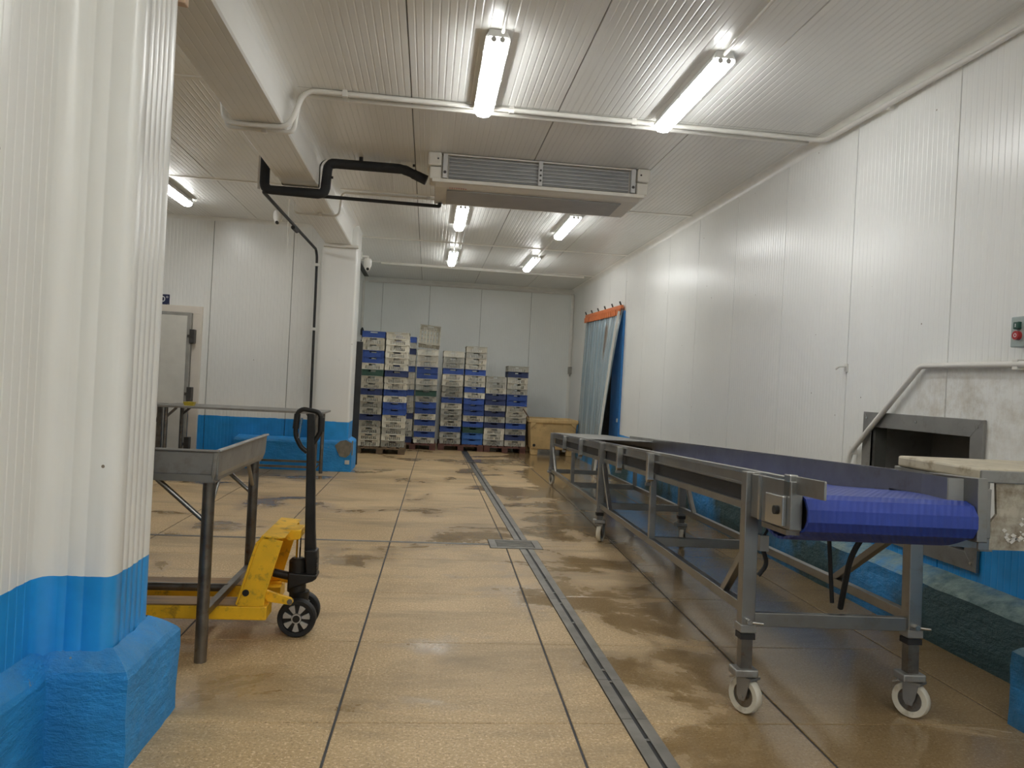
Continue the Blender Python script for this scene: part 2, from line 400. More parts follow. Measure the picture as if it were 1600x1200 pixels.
# ------------------------------------------------------------------ ribbed sandwich panels
RIB = 0.05
def rib_profile(width, ribs=True, gap=0.0025, depth=0.0016):
    P = [(gap, -0.012), (gap + 0.003, 0.0)]
    if ribs:
        n = int(round(width / RIB))
        for k in range(1, n):
            c = width * k / n
            P += [(c - 0.007, 0.0), (c - 0.003, -depth), (c + 0.003, -depth), (c + 0.007, 0.0)]
    P += [(width - gap - 0.003, 0.0), (width - gap, -0.012)]
    return P
_pc = {}
def panel_mesh(width, length, mat, hole=None, ribs=True):
    """local: x across, z along, front face towards -y. hole=(x0,x1,z0,z1)"""
    key = (round(width, 3), round(length, 3), mat, hole, ribs)
    if key in _pc: return _pc[key]
    P = rib_profile(width, ribs)
    if hole:
        for hx in hole[:2]:
            if 0.01 < hx < width - 0.01: P.append((hx, 0.0))
        P.sort()
    m = MB()
    for (a, na), (b, nb) in zip(P[:-1], P[1:]):
        spans = [(0, length)]
        if hole and a >= hole[0] - 1e-6 and b <= hole[1] + 1e-6: spans = [(0, hole[2]), (hole[3], length)]
        for z0, z1 in spans:
            if z1 - z0 < 0.005: continue
            m.add([(a, -na, z0), (b, -nb, z0), (b, -nb, z1), (a, -na, z1)], [(0, 1, 2, 3)])
    me = bpy.data.meshes.new('panel'); me.from_pydata(m.v, [], m.f); me.materials.append(MAT[mat]); me.update()
    _pc[key] = me; return me

# ================================================================== SETTING
H = 3.6; XR = 3.2; YB = 17.2; YF = -3.0; XL = -6.0; YBAY = 11.6; XLF = -1.5
# ---- floor: cast terrazzo slabs with filled joints
fl = tag(MB().box(XL, XR + 1.3, YF, YB + .1, -0.1, -0.006).build('floor', 'joint'), 'wet brown speckled terrazzo slab floor with dark joints', kind='structure')
def xA(y): return -0.352 + 0.0155 * y
def xB(y): return 0.600 + 0.0215 * min(y, 6.6)
def xC(y): return 0.985 - 0.0115 * y
def xD(y): return 1.560 + 0.0272 * min(y, 9)
def xE(y): return -1.214
colsX = [(lambda y: XL), (lambda y: -5.05), (lambda y: -4.09), (lambda y: -3.13), (lambda y: -2.17), xE, xA, xB, xC, xD, (lambda y: 2.68), (lambda y: XR + 1.3)]
rowsY = [YF] + [3.15 - 0.965 * k for k in range(6, 0, -1)] + [3.15, 4.115, 5.065, 6.025, 6.645] + [7.61 + 0.965 * k for k in range(10)] + [YB]
DW = 0.062            # half width of the drain channel
GR = (0.60, 1.06, 6.50, 6.86)   # opening for the square drain grate
def slab(q, name='slab'):
    (x0a, x1a, y0), (x0b, x1b, y1) = q
    vs = [(x0a, y0, -0.02), (x1a, y0, -0.02), (x1b, y1, -0.02), (x0b, y1, -0.02), (x0a, y0, -0.002), (x1a, y0, -0.002), (x1b, y1, -0.002), (x0b, y1, -0.002)]
    e = 0.003
    vs += [(x0a + e, y0 + e, 0), (x1a - e, y0 + e, 0), (x1b - e, y1 - e, 0), (x0b + e, y1 - e, 0)]
    m = MB(); m.add(vs, [(0, 1, 5, 4), (1, 2, 6, 5), (2, 3, 7, 6), (3, 0, 4, 7), (4, 5, 9, 8), (5, 6, 10, 9), (6, 7, 11, 10), (7, 4, 8, 11), (8, 9, 10, 11)])
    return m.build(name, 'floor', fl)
for ci in range(len(colsX) - 1):
    fa, fb = colsX[ci], colsX[ci + 1]
    ga = 0.0055; gb = 0.0055
    for ri in range(len(rowsY) - 1):
        y0, y1 = rowsY[ri] + 0.002, rowsY[ri + 1] - 0.002
        if ci <= 7 and abs(rowsY[ri] - 6.645) < .01: y0 += 0.020
        if ci <= 7 and abs(rowsY[ri + 1] - 6.645) < .01: y1 -= 0.020
        if ci == 7:
            # narrow slab between the middle joint and the drain; beyond the cross channel joint and drain close up
            pieces = [(y0, y1)]
            if rowsY[ri] >= 6.6:
                xb_ = lambda y: xA(y) + 0.9
            a, b = ga, DW
        elif ci == 8: a, b = DW, gb
        else: a, b = ga, gb
        if ci in (6, 7, 8) and ri in (rowsY.index(6.025), rowsY.index(6.645)):
            # leave room for the grate
            yy0, yy1 = (y0, min(y1, GR[2])) if ri == rowsY.index(6.025) else (max(y0, GR[3]), y1)
            slab(((fa(yy0) + a, fb(yy0) - b, yy0), (fa(yy1) + a, fb(yy1) - b, yy1)))
            yc0, yc1 = (yy1, y1) if ri == rowsY.index(6.025) else (y0, yy0)
            if ci == 6:
                slab(((fa(yc0) + a, GR[0], yc0), (fa(yc1) + a, GR[0], yc1)))
            if ci == 8:
                slab(((GR[1], fb(yc0) - b, yc0), (GR[1], fb(yc1) - b, yc1)))
            continue
        slab(((fa(y0) + a, fb(y0) - b, y0), (fa(y1) + a, fb(y1) - b, y1)))

# ---- walls
def wall(name, origin, X, Z, n_dir, bounds, height, mat, holes={}, ribs=True, core=0.07, corebox=None, mats={}):
    """origin at the foot; X across, Z up, n_dir into the room"""
    base = MB()
    for bx in corebox: base.box(*bx)
    root = tag(base.build(name, 'core'), kind='structure')
    Yv = -Vector(n_dir)
    for i in range(len(bounds) - 1):
        a, b = bounds[i], bounds[i + 1]
        me = panel_mesh(b - a, height, mats.get(i, mat), holes.get(i), ribs)
        o = Vector(origin) + Vector(X) * a
        inst('panel', me, root, axes(o, X, Yv, Z))
    return root
# right wall: across axis runs towards the camera (-y) so that x cross z faces the room
HY0, HY1, HZ0, HZ1 = 4.19, 5.20, 0.56, 1.23        # hatch opening
DY0, DY1, DZ = 12.60, 15.35, 2.72                   # doorway behind the strip curtain
s_of = lambda y: YB - y
yb = [YB] + [4.45 + 1.153 * k for k in range(11, -7, -1)] + [YF]
yb = [y for y in yb if y >= YF]
bounds = [s_of(y) for y in yb]
holes = {}; mats = {}
for i in range(len(bounds) - 1):
    for (a, b, z0, z1) in ((s_of(HY1), s_of(HY0), HZ0, HZ1), (s_of(DY1), s_of(DY0), 0.0, DZ)):
        lo, hi = max(a, bounds[i]), min(b, bounds[i + 1])
        if hi - lo > 0.01: holes[i] = (lo - bounds[i], hi - bounds[i], z0, z1)
    if bounds[i] < s_of(3.0) and bounds[i + 1] > s_of(5.8): mats[i] = 'panel_hatch'
t0, t1 = XR + 0.013, XR + 0.10
wall('wall_right', (XR, YB, 0), (0, -1, 0), (0, 0, 1), (-1, 0, 0), bounds, H, 'panel', holes, mats=mats,
     corebox=[(t0, t1, YF, HY0, 0, H), (t0, t1, HY0, HY1, 0, HZ0), (t0, t1, HY0, HY1, HZ1, H), (t0, t1, HY1, DY0, 0, H), (t0, t1, DY0, DY1, DZ, H), (t0, t1, DY1, YB, 0, H)])
# passage seen through the curtain
tag(MB().box(XR + 1.2, XR + 1.3, 11.9, 16.0, 0, H).box(XR + .1, XR + 1.2, 11.8, 11.9, 0, H).box(XR + .1, XR + 1.2, 16.0, 16.1, 0, H).box(XR + .1, XR + 1.3, 11.8, 16.1, 2.9, 3.0).build('wall_passage', 'corridor'), kind='structure')
bk = [0, XLF * -1 - 1.09] ; xs_back = [XLF, -1.09, -0.05, 1.10, 2.23, XR]
wall('wall_back', (XLF, YB, 0), (1, 0, 0), (0, 0, 1), (0, -1, 0), [x - XLF for x in xs_back], H, 'panel_back', corebox=[(XLF - .1, XR + .1, YB + .013, YB + .1, 0, H)])
wall('wall_left_far', (XLF, YBAY, 0), (0, 1, 0), (0, 0, 1), (1, 0, 0), [0, 1.15, 2.3, 3.45, 4.6, YB - YBAY], H, 'panel_back', corebox=[(XLF - .1, XLF - .013, YBAY + .1, YB, 0, H)])
xs_bay = [XL, -5.5, -4.35, -3.2, -2.06, -1.55]
wall('wall_left_bay', (XL, YBAY, 0), (1, 0, 0), (0, 0, 1), (0, -1, 0), [x - XL for x in xs_bay], H, 'panel_bay', corebox=[(XL, -1.5, YBAY + .013, YBAY + .1, 0, H)])
wall('wall_left_outer', (XL, YF, 0), (0, 1, 0), (0, 0, 1), (1, 0, 0), [1.153 * k for k in range(13)], H, 'panel', corebox=[(XL - .1, XL - .013, YF, YBAY, 0, H)])
wall('wall_left_near', (-1.29, YF, 0), (0, 1, 0), (0, 0, 1), (1, 0, 0), [0, 1.15, 2.30, 3.45, 4.60, 5.80], H, 'panel', corebox=[(-1.41, -1.303, YF, 2.80, 0, H)])
wall('wall_front', (XR, YF, 0), (-1, 0, 0), (0, 0, 1), (0, 1, 0), [0, 1.15, 2.3, 3.45, 4.60, 5.75, 6.9, 8.05, 9.2], H, 'panel', corebox=[(XL, XR, YF - .1, YF - .013, 0, H)])
# ---- ceiling
cl = tag(MB().box(XL, XR + .1, YF, YB + .1, H + .013, H + .1).build('ceiling', 'core'), kind='structure')
xc = [XL, -4.90, -3.735, -2.57, -1.405, -0.24, 0.925, 2.09, XR]
ysec = [YF, 0.0, 3.0, 6.06, 9.25, 12.27, 14.82, YB]
for i in range(len(xc) - 1):
    for j in range(len(ysec) - 1):
        if xc[i + 1] < -1.3 and ysec[j] > 11.7: continue
        me = panel_mesh(xc[i + 1] - xc[i], ysec[j + 1] - ysec[j] - 0.004, 'ceiling')
        # local x -> world x, local z -> world y, front (-y local) -> -z world
        inst('panel', me, cl, axes((xc[i], ysec[j] + .002, H), (1, 0, 0), (0, 0, 1), (0, 1, 0)))
# cover strips across the ceiling joints
for y, x0, x1 in ((9.25, XL, XR - .05), (12.27, -1.2, XR - .05), (14.82, -1.4, XR - .05), (6.06, XL, -1.58), (3.0, XL, XR - .05)):
    MB().prism([(y - .035, H), (y + .035, H), (y + .028, H - .008), (y - .028, H - .008)], 'x', x0, x1).build('joint_strip', 'trim', cl)
# ---- coves
def cove(name, axis, a, b, cx, cz, sx, sz, r=0.075):
    poly = [(cx, cz)] + [(cx + sx * (r - r * math.sin(t)), cz + sz * (r - r * math.cos(t))) for t in [k * PI / 12 for k in range(7)]]
    return tag(MB().prism(poly, axis, a, b).build(name, 'trim', smooth=True), kind='structure')
cove('trim_1', 'y', YF, YB, XR, H, -1, -1)
cove('trim_2', 'x', XLF, XR, YB, H, -1, -1, 0.09)
cove('trim_3', 'z', 0, H, -1.29, 2.80, 1, -1, 0.06).data.materials[0] = MAT['panel']
cove('trim_4', 'z', 0, H, XR, YB, -1, -1, 0.06)
cove('trim_5', 'x', XL, -1.6, YBAY, H, -1, -1, 0.05)

# ---- pillars, clad in the same ribbed sheet, outer corners rounded
def pillar(name, x0, x1, y0, y1, mat, r=0.035, ribs=True):
    P = []
    def run(a, b):
        a, b = Vector(a), Vector(b); L = (b - a).length; d = (b - a) / L; n = Vector((d.y, -d.x))
        k = max(1, int(L / 0.05)) if ribs else 1; P.append(tuple(a))
        for i in range(1, k):
            c = a + d * L * i / k
            for s_, dn in ((-.007, 0), (-.002, -.003), (.002, -.003), (.007, 0)): P.append(tuple(c + d * s_ + n * dn))
        P.append(tuple(b))
    run((x0, y0), (x1 - r, y0)); P.extend(arc(x1 - r, y0 + r, r, -PI / 2, 0, 8)[1:-1])
    run((x1, y0 + r), (x1, y1 - r)); P.extend(arc(x1 - r, y1 - r, r, 0, PI / 2, 8)[1:-1])
    run((x1 - r, y1), (x0, y1))
    m = MB(); m.prism(P, 'z', 0, H)
    return tag(m.build(name, mat, smooth=True), kind='structure')
tag(pillar('pillar', -1.43, -1.05, 2.80, 3.18, 'panel', 0.04), 'white clad pillar with blue foot filling the left foreground', 'pillar')
tag(pillar('pillar', -1.62, -1.115, 11.42, 12.02, 'panel_bay', 0.03, False), 'white clad pillar with blue foot beside the crate stacks', 'pillar')
# ---- third pillar, standing on the kerb block just outside the right edge of the picture
P3 = MB().box(2.95, XR - .001, 2.60, 3.10, 0, H).build('pillar', 'panel', bevel=.03)
tag(P3, 'white clad pillar on the blue kerb block at the right wall', 'pillar', kind='structure')
# ---- beam
bm_root = tag(MB().box(-1.565, -1.215, 3.18, 11.42, 3.315, H).build('beam', 'ceiling'), 'white clad ceiling beam running from the near pillar to the far pillar', 'beam', kind='structure')
def cladding(y0, y1, x0=-1.58, x1=-1.20, z0=3.30, mat='ceiling'):
    P = [(x0, H), (x0, z0 + .012), (x0 + .012, z0)]
    k = 7
    for i in range(1, k):
        c = x0 + (x1 - x0) * i / k
        P += [(c - .006, z0), (c - .002, z0 + .0016), (c + .002, z0 + .0016), (c + .006, z0)]
    P += [(x1 - .012, z0), (x1, z0 + .012)]
    P += [(x1, H - .09)] + [(x1 + .09 - .09 * math.cos(t), H - .09 + .09 * math.sin(t)) for t in [i * PI / 12 for i in range(1, 7)]]
    m = MB(); m.sheet(P, 'y', y0, y1)
    m.build('cladding', mat, bm_root)
cladding(3.18, 7.72); cladding(7.725, 8.02, z0=3.318, x0=-1.57, x1=-1.21); cladding(8.025, 11.42)
MB().prism([(-1.60, 11.42), (-1.60, 11.34), (-1.10, 11.34), (-1.10, 11.42)], 'z', 3.26, 3.298).build('end_flashing', 'trim', bm_root)

# ---- kerbs
def kerb(name, outer, inner, zo, zi, mat, label, step=0.06, jit=0.006, seed=0):
    rows = [0.0, 0.25, 0.5, 0.75, 0.94]
    pts = []
    for i in range(len(outer) - 1):
        a, b = Vector(outer[i]), Vector(outer[i + 1]); c, d = Vector(inner[i]), Vector(inner[i + 1])
        n = max(1, int((b - a).length / step))
        if (b - a).length > 4: n = int((b - a).length / 0.15)
        for k in range(n + (1 if i == len(outer) - 2 else 0)): pts.append((a.lerp(b, k / n), c.lerp(d, k / n)))
    vs = []; m = MB()
    nr = len(rows) + 4
    for o, i_ in pts:
        col = [(o.x, o.y, zo * r) for r in rows]
        q = o.lerp(i_, 0.12); col.append((q.x, q.y, zo))
        for t in (0.45, 0.75): 
            q = o.lerp(i_, t); col.append((q.x, q.y, zo + (zi - zo) * t))
        col.append((i_.x, i_.y, zi))
        for v in col:
            j = mnoise.noise_vector(Vector(v) * 7 + Vector((seed, 0, 0))) * jit + mnoise.noise_vector(Vector(v) * 22 + Vector((seed, 0, 0))) * jit * 0.5
            vs.append((v[0] + j.x, v[1] + j.y, max(0, v[2] + (j.z if v[2] > 0 else 0))))
    fs = []
    for i in range(len(pts) - 1):
        for k in range(nr - 1): fs.append((i * nr + k, (i + 1) * nr + k, (i + 1) * nr + k + 1, i * nr + k + 1))
    m.add(vs, fs)
    me = bpy.data.meshes.new(name); me.from_pydata(m.v, [], m.f); me.materials.append(MAT[mat]); me.update()
    o = bpy.data.objects.new(name, me); C.objects.link(o)
    return tag(o, label, 'kerb', kind='structure')
kerb('kerb', [(-1.225, YF), (-1.225, 2.745), (-.962, 2.745), (-.962, 3.285), (-1.5, 3.285)], [(-1.29, YF), (-1.29, 2.81), (-1.05, 2.81), (-1.05, 3.18), (-1.5, 3.18)], 0.345, 0.405, 'kerb',
     'lumpy bright blue painted kerb around the near pillar', jit=0.009, seed=3)
kb = kerb('kerb', [(-2.72, 11.58), (-2.72, 11.38), (-1.05, 11.38), (-1.05, 12.1), (-1.6, 12.1)], [(-2.70, 11.6), (-2.70, 11.6), (-1.115, 11.42), (-1.115, 12.02), (-1.6, 12.02)], 0.43, 0.47, 'kerb',
     'blue painted kerb below the far pillar with a patch of bare mortar', jit=0.003, seed=9)
m = MB()
mp = []
for i in range(9):
    a = 2 * PI * i / 9; mp.append((-1.155 + .125 * math.cos(a) * (1 + .2 * math.sin(3 * a)), 0.335 + .13 * math.sin(a)))
m.prism([(max(-1.32, min(-1.052, x)), z) for x, z in mp], 'y', 11.372, 11.38).build('mortar_patch', 'concrete', kb)
MB().prism([(-1.052, .24), (-1.052, .45), (-1.044, .45), (-1.044, .24)], 'y', 11.39, 11.50).build('mortar_patch', 'concrete', kb)
MB().box(-1.14, -1.075, 11.374, 11.38, 0.11, 0.17).build('mortar_patch', 'flakes', kb)
kerb('kerb', [(3.04, YB), (3.04, 3.17), (2.65, 3.165), (2.65, 2.50), (3.04, 2.49), (3.04, YF)], [(XR, YB), (XR, 3.17), (2.95, 3.10), (2.95, 2.60), (XR, 2.49), (XR, YF)], 0.345, 0.40, 'kerb_worn',
     'worn blue kerb along the right wall under the long conveyor', jit=0.007, seed=5)

# ================================================================== DRAIN
dr = thing('drain_channel', (0, 0, 0), 'slotted stainless steel drain channel running down the floor', 'drain')
for y0, y1 in [(YF, 1.2), (1.2, 3.19), (3.19, 3.62), (3.62, 5.0), (5.0, 6.49), (6.87, 8.2), (8.2, 9.9), (9.9, 11.6), (11.6, 13.3)]:
    for s_ in (-1, 1):
        m = MB(); a, b = (0.009, 0.058)
        pts = []
        for z0, z1 in ((-0.015, 0.003),):
            q = [(xC(y0) + s_ * a, y0 + .002), (xC(y0) + s_ * b, y0 + .002), (xC(y1) + s_ * b, y1 - .002), (xC(y1) + s_ * a, y1 - .002)]
            m.prism(q, 'z', z0, z1)
        m.build('rail', 'drain', dr)
for ya, yb_ in ((YF, 6.49), (6.87, 13.3)): MB().prism([(xC(ya) - .02, ya), (xC(ya) + .02, ya), (xC(yb_) + .02, yb_), (xC(yb_) - .02, yb_)], 'z', -0.0055, -0.004).build('slot_bottom', 'rubber', dr)
for y in [2.6, 3.0, 3.6, 3.75, 4.5, 4.9, 5.15, 5.5, 7.4, 8.1, 9.0, 9.95, 11, 12]:
    MB().box(xC(y) - .010, xC(y) + .010, y - .01, y + .01, -0.004, 0.002).build('tie', 'steel_bright', dr)
dg = thing('drain_grate', ((GR[0] + GR[1]) / 2, (GR[2] + GR[3]) / 2, 0), 'rectangular steel floor grate where the drain channels cross', 'grate')
hx, hy = (GR[1] - GR[0]) / 2 - .006, (GR[3] - GR[2]) / 2 - .006
m = MB()
for a in (-1, 1):
    m.box(a * hx - (a > 0) * .06, a * hx + (a < 0) * .06, -hy, hy, -.012, .004); m.box(-hx + .06, hx - .06, a * hy - (a > 0) * .035, a * hy + (a < 0) * .035, -.012, .004)
m.build('frame', 'drain', dg)
for k in range(6):
    y = -hy + .055 + k * (2 * hy - .11) / 5
    MB().box(-hx + .065, hx - .065, y - .013, y + .013, -.01, .002).build('slat', 'drain', dg)
MB().box(-hx, hx, -hy, hy, -.0055, -.005).build('pit', 'rubber', dg)
cc = thing('cross_channel', (0, 6.645, 0), 'thin steel gutter crossing the floor from the left to the grate', 'drain')
MB().prism([(-.019, -.006), (-.019, .003), (-.012, .003), (-.010, -.004), (.010, -.004), (.012, .003), (.019, .003), (.019, -.006)], 'x', XL, GR[0]).build('gutter', 'steel_dull', cc)
# T-shaped iron plate at the far end of the channel
tag(MB().box(.55, 1.12, 13.36, 13.44, 0.0005, .006).build('drain_end_plate', 'steel_dark'), 'dark flat iron strip across the far end of the drain', 'plate')

# ================================================================== LIGHTS
ORD = ['first', 'second', 'third', 'fourth', 'fifth', 'sixth', 'seventh', 'eighth', 'ninth', 'tenth', 'eleventh', 'twelfth', 'thirteenth', 'fourteenth', 'fifteenth', 'sixteenth', 'seventeenth', 'eighteenth']
LL = 1.30
def make_light():
    r = thing('ceiling_light', (0, 0, H), 'x', 'light', 'fluorescent batten lights')
    h = LL / 2
    MB().prism([(-.055, 0), (.055, 0), (.078, -.045), (.078, -.060), (-.078, -.060), (-.078, -.045)], 'y', -h + .01, h - .01).build('housing', 'lampbody', r)
    P = [(-.062, -.058), (-.060, -.080), (-.042, -.100), (0, -.106), (.042, -.100), (.060, -.080), (.062, -.058)]
    MB().prism(P, 'y', -h, h).build('diffuser', 'lamp', r, smooth=True)
    for s_ in (-1, 1):
        MB().prism([(-.058, 0), (.058, 0), (.058, -.045), (-.058, -.045)], 'y', s_ * (h - .012), s_ * (h + .004)).build('end_cap', 'lampbody', r)
        MB().lathe([(.018, -h - .004), (.018, -h + .0)], (s_ * .027, 0, -.062), 'y', 10).build('lamp_holder', 'holder', r)
    for y in (-.45, .0, .45):
        for s_ in (-1, 1): MB().box(s_ * .076 - .005, s_ * .076 + .005, y - .015, y + .015, -.066, -.040).build('clip', 'lampbody', r)
    return r
def dup(root, label=None):
    r = root.copy(); C.objects.link(r)
    if label: r['label'] = label
    for ch in root.children:
        c = ch.copy(); C.objects.link(c); c.parent = r
        for g in ch.children:
            d = g.copy(); C.objects.link(d); d.parent = c
    return r
L0 = make_light()
lights = [((.325, 5.42), 'nearest lit batten light on the ceiling, left of the two'), ((1.78, 5.40), 'nearest lit batten light on the ceiling, right of the two'),
          ((.32, 10.1), 'lit batten light behind the cooling unit, left one of the middle pair'), ((1.75, 10.2), 'lit batten light behind the cooling unit, right one of the middle pair'),
          ((.32, 13.45), 'farthest lit batten light, left one near the back wall'), ((1.71, 13.5), 'farthest lit batten light, right one near the back wall'),
          ((-3.23, 9.77), 'lit batten light above the left bay, beside the near pillar'),
          ((.325, 0.75), 'lit batten light above the photographer, left one'), ((1.78, 0.75), 'lit batten light above the photographer, right one'),  # out-of-view pair, added to light the near pillar and foreground
          ((.325, -1.7), 'lit batten light behind the photographer, left one'), ((1.78, -1.7), 'lit batten light behind the photographer, right one'),  # second out-of-view pair, added to brighten the near pillar
          ((-3.23, 5.0), 'lit batten light deeper in the left bay hidden by the near pillar')]  # extra bay light, added out of view to carry the lighting on
for i, ((x, y), lab) in enumerate(lights):
    o = L0 if i == 0 else dup(L0)
    o['label'] = lab; o.location = (x, y, H - .001)

# ================================================================== CONDUITS AND PIPES
def pipe(name, pts, r, mat, label, rb=0.06, n=10, clamps=(), cat='pipe', cl_mat=None, group=None):
    t = thing(name, pts[0], label, cat, group)
    o = Vector(pts[0])
    MB().tube([Vector(p) - o for p in bend(pts, rb)], r, n).build('tube', mat, t, smooth=True)
    for c in clamps:
        c = Vector(c) - o
        MB().box(c.x - .02, c.x + .02, c.y - .02, c.y + .02, c.z - r * 1.5, c.z + r * 1.5).build('clamp', cl_mat or mat, t, bevel=.003)
    return t
zc = H - .022
pipe('conduit', [(-1.66, 6.05, 3.45), (-1.64, 6.05, 3.275), (-1.16, 6.05, 3.275), (-1.05, 6.05, 3.575), (3.10, 6.12, 3.575), (3.13, 6.0, 3.53), (3.165, 4.2, 3.52), (3.165, 3.105, 3.52)], .020, 'pvc',
     'upper white conduit wrapping the beam and crossing the near ceiling', 0.09, clamps=[(-.75, 6.055, 3.578), (.55, 6.08, 3.578), (1.55, 6.095, 3.578), (3.17, 5.15, 3.52)])
pipe('conduit', [(-1.66, 6.15, 3.42), (-1.64, 6.15, 3.272), (-1.14, 6.15, 3.272), (-1.10, 6.15, 3.575), (-1.0, 6.18, 3.575), (3.10, 6.22, 3.575)], .018, 'pvc',
     'lower white conduit running beside the one that crosses the near ceiling', 0.05, clamps=[(-.75, 6.185, 3.58), (-1.36, 6.15, 3.275)])
pipe('conduit', [(-1.66, 9.25, 3.50), (-1.66, 9.25, 3.275), (-1.14, 9.25, 3.275), (-1.12, 9.25, 3.56), (0.30, 9.28, 3.57), (1.75, 9.30, 3.57)], .014, 'pvc',
     'thin white conduit wrapping the beam and feeding the lights behind the cooling unit', 0.07, clamps=[(-.1, 9.27, 3.575), (.55, 9.28, 3.575), (1.2, 9.29, 3.575), (-1.36, 9.25, 3.277)])
pipe('conduit', [(-1.0, 14.78, 3.575), (2.95, 14.9, 3.575)], .020, 'pvc', 'white conduit across the ceiling in front of the back wall', 0.05)
pipe('conduit', [(-1.4, YB - .08, 3.50), (XR - .06, YB - .08, 3.50), (XR - .03, YB - .12, 3.48), (XR - .03, YB - .12, 1.86)], .020, 'pvc', 'white conduit along the back wall top dropping in the right corner', 0.06)
for x, lab in ((.322, 'left'), (1.745, 'right')):
    pipe('conduit', [(x, 10.85, zc), (x, 12.78, zc)], .012, 'pvc', f'thin ceiling conduit between the two far {lab} lights', 0.02, n=8)
    pipe('conduit', [(x + .03, 4.75, zc), (x + .04, 2.0, zc)], .012, 'pvc', f'thin ceiling conduit leading to the nearest {lab} light', 0.02, n=8)
tb = thing('junction_box', (XR - .03, YB - .12, 1.78), 'small grey socket box low on the back right corner conduit', 'box')
MB().box(-.04, .03, -.05, .05, -.08, .08).build('body', 'gasket', tb, bevel=.006); MB().box(-.01, .01, -.01, .01, -.13, -.08).build('gland', 'gasket', tb)
pipe('conduit', [(-1.46, 16.7, 3.45), (-1.46, 16.7, 2.45)], .025, 'pvc', 'short white conduit on the wall above the leftmost crate stack', 0.02)
hk = thing('cable_plug', (-1.45, 16.7, 2.40), 'black plug hanging below the conduit above the leftmost crates', 'plug')
MB().lathe([(.02, -.12), (.035, -.1), (.035, 0), (.015, .05)], (0, 0, 0), 'z', 10).build('body', 'rubber', hk); MB().tube(bend([(0, 0, -.1), (.03, 0, -.2), (-.02, 0, -.24)], .03), .012, 8).build('lead', 'rubber', hk)

# black lagged refrigerant pipe
t = thing('lagged_pipe', (0, 0, 0), 'thick black insulated pipe dipping under the beam to the cooling unit', 'pipe')
pts = bend([(-1.72, 7.9, 3.60), (-1.72, 7.9, 3.215), (-1.12, 7.85, 3.20), (-1.10, 7.85, 3.515), (-.35, 7.85, 3.515), (-.22, 7.85, 3.46), (-.118, 7.85, 3.42)], .07)
random.seed(3)
MB().tube(pts, [.048 * (1 + random.uniform(-.06, .08)) for _ in pts], 12).build('lagging', 'lagging', t, smooth=True)
MB().tube([(-.78, 7.85, 3.56), (-.78, 7.85, 3.60)], .02, 8).build('hanger', 'lagging', t)
for x, z in ((-.25, 3.545), (-1.05, 3.36)): MB().box(x - .012, x + .012, 7.79, 7.80, z - .012, z + .012).build('tie_end', 'rubber', t)
# thin black drain hose
t = thing('drain_hose', (0, 0, 0), 'thin black drain pipe from the cooling unit slanting down to the far wall', 'pipe')
MB().tube(bend([(.03, 8.15, 3.272), (.03, 8.15, 3.235), (-1.78, 8.12, 3.245), (-1.70, 11.33, 3.20), (-1.685, 11.37, 3.1), (-1.66, 11.37, 0.5)], .05), .019, 8).build('tube', 'rubber', t, smooth=True)
for z in (2.98, 2.05): MB().box(-1.71, -1.65, 11.335, 11.42, z - .02, z + .02).build('clip', 'pvc', t)
MB().tube([(-1.745, 9.7, 3.19), (-1.74, 9.95, 3.19)], .026, 8).build('coupling', 'rubber', t)
pipe('conduit', [(-1.82, 8.1, 3.6), (-1.82, 8.1, 3.26)], .014, 'pvc', 'short white drop pipe from the ceiling next to the black pipe', .02, n=8)
pipe('conduit', [(-1.86, 10.0, 3.6), (-1.86, 10.02, 2.98)], .009, 'pvc', 'thin white hanger rod in the left bay beside the dome camera', .02, n=8)

# ================================================================== COOLING UNIT
ac = thing('cooling_unit', (0.99, 7.45, H), 'wide ivory ceiling cooling unit with a grey slatted front', 'cooling unit')
W2 = 1.02; D = .86
MB().prism([(.05, -.005), (.05, -.25), (.02, -.262), (.02, -.29), (.10, -.31), (D - .10, -.325), (D, -.26), (D, -.005)], 'x', -W2, W2).build('casing', 'ac_white', ac, bevel=.008)
MB().box(-W2 + .13, W2 - .13, .03, .05, -.235, -.03).build('coil', 'ac_dark', ac)
for k in range(6):
    z = -.045 - k * .035
    MB().box(-W2 + .13, W2 - .13, .006, .022, z - .003, z + .003).build('slat', 'ac_slat', ac)
MB().box(-W2 + .10, W2 - .10, -.004, .03, -.022, -.008).build('top_rail', 'ac_white', ac)
for s_ in (-1, 1):
    MB().box(s_ * (W2 + .012) - .065, s_ * (W2 + .012) + .065, -.03, .30, -.135, -.002).build('end_cover', 'ac_white', ac, bevel=.018)
    MB().box(s_ * (W2 + .002) - .055, s_ * (W2 + .002) + .055, -.015, .28, -.262, -.142).build('end_cover', 'ac_white', ac, bevel=.012)
    MB().box(s_ * (W2 - .09) - .022, s_ * (W2 - .09) + .022, -.012, .03, -.245, -.01).build('end_bracket', 'ac_slat', ac, bevel=.003)
    MB().lathe([(.009, -.034), (.009, -.03)], (s_ * (W2 - .02), 0, -.07), 'y', 8).build('screw', 'hinge', ac)
    MB().lathe([(.015, -.016), (.015, -.012)], (s_ * (W2 - .09), 0, -.19), 'y', 8).build('screw', 'hinge', ac)
br = MB().box(-.02, .02, -.016, .02, -.25, -.008).build('mid_bracket', 'ac_slat', ac, bevel=.003)
for z in (-.10, -.15, -.2): MB().lathe([(.011, -.02), (.011, -.016)], (0, 0, z), 'y', 8).build('screw', 'hinge', br)
MB().box(-W2 - .03, W2 + .03, -.012, .06, -.288, -.252).build('lip', 'ac_white', ac, bevel=.006)
MB().prism([(.17, -.3155), (D - .16, -.3275), (D - .16, -.333), (.17, -.322)], 'x', -W2 + .12, W2 - .16).build('bottom_panel', 'ac_under', ac)
lg = MB(); 
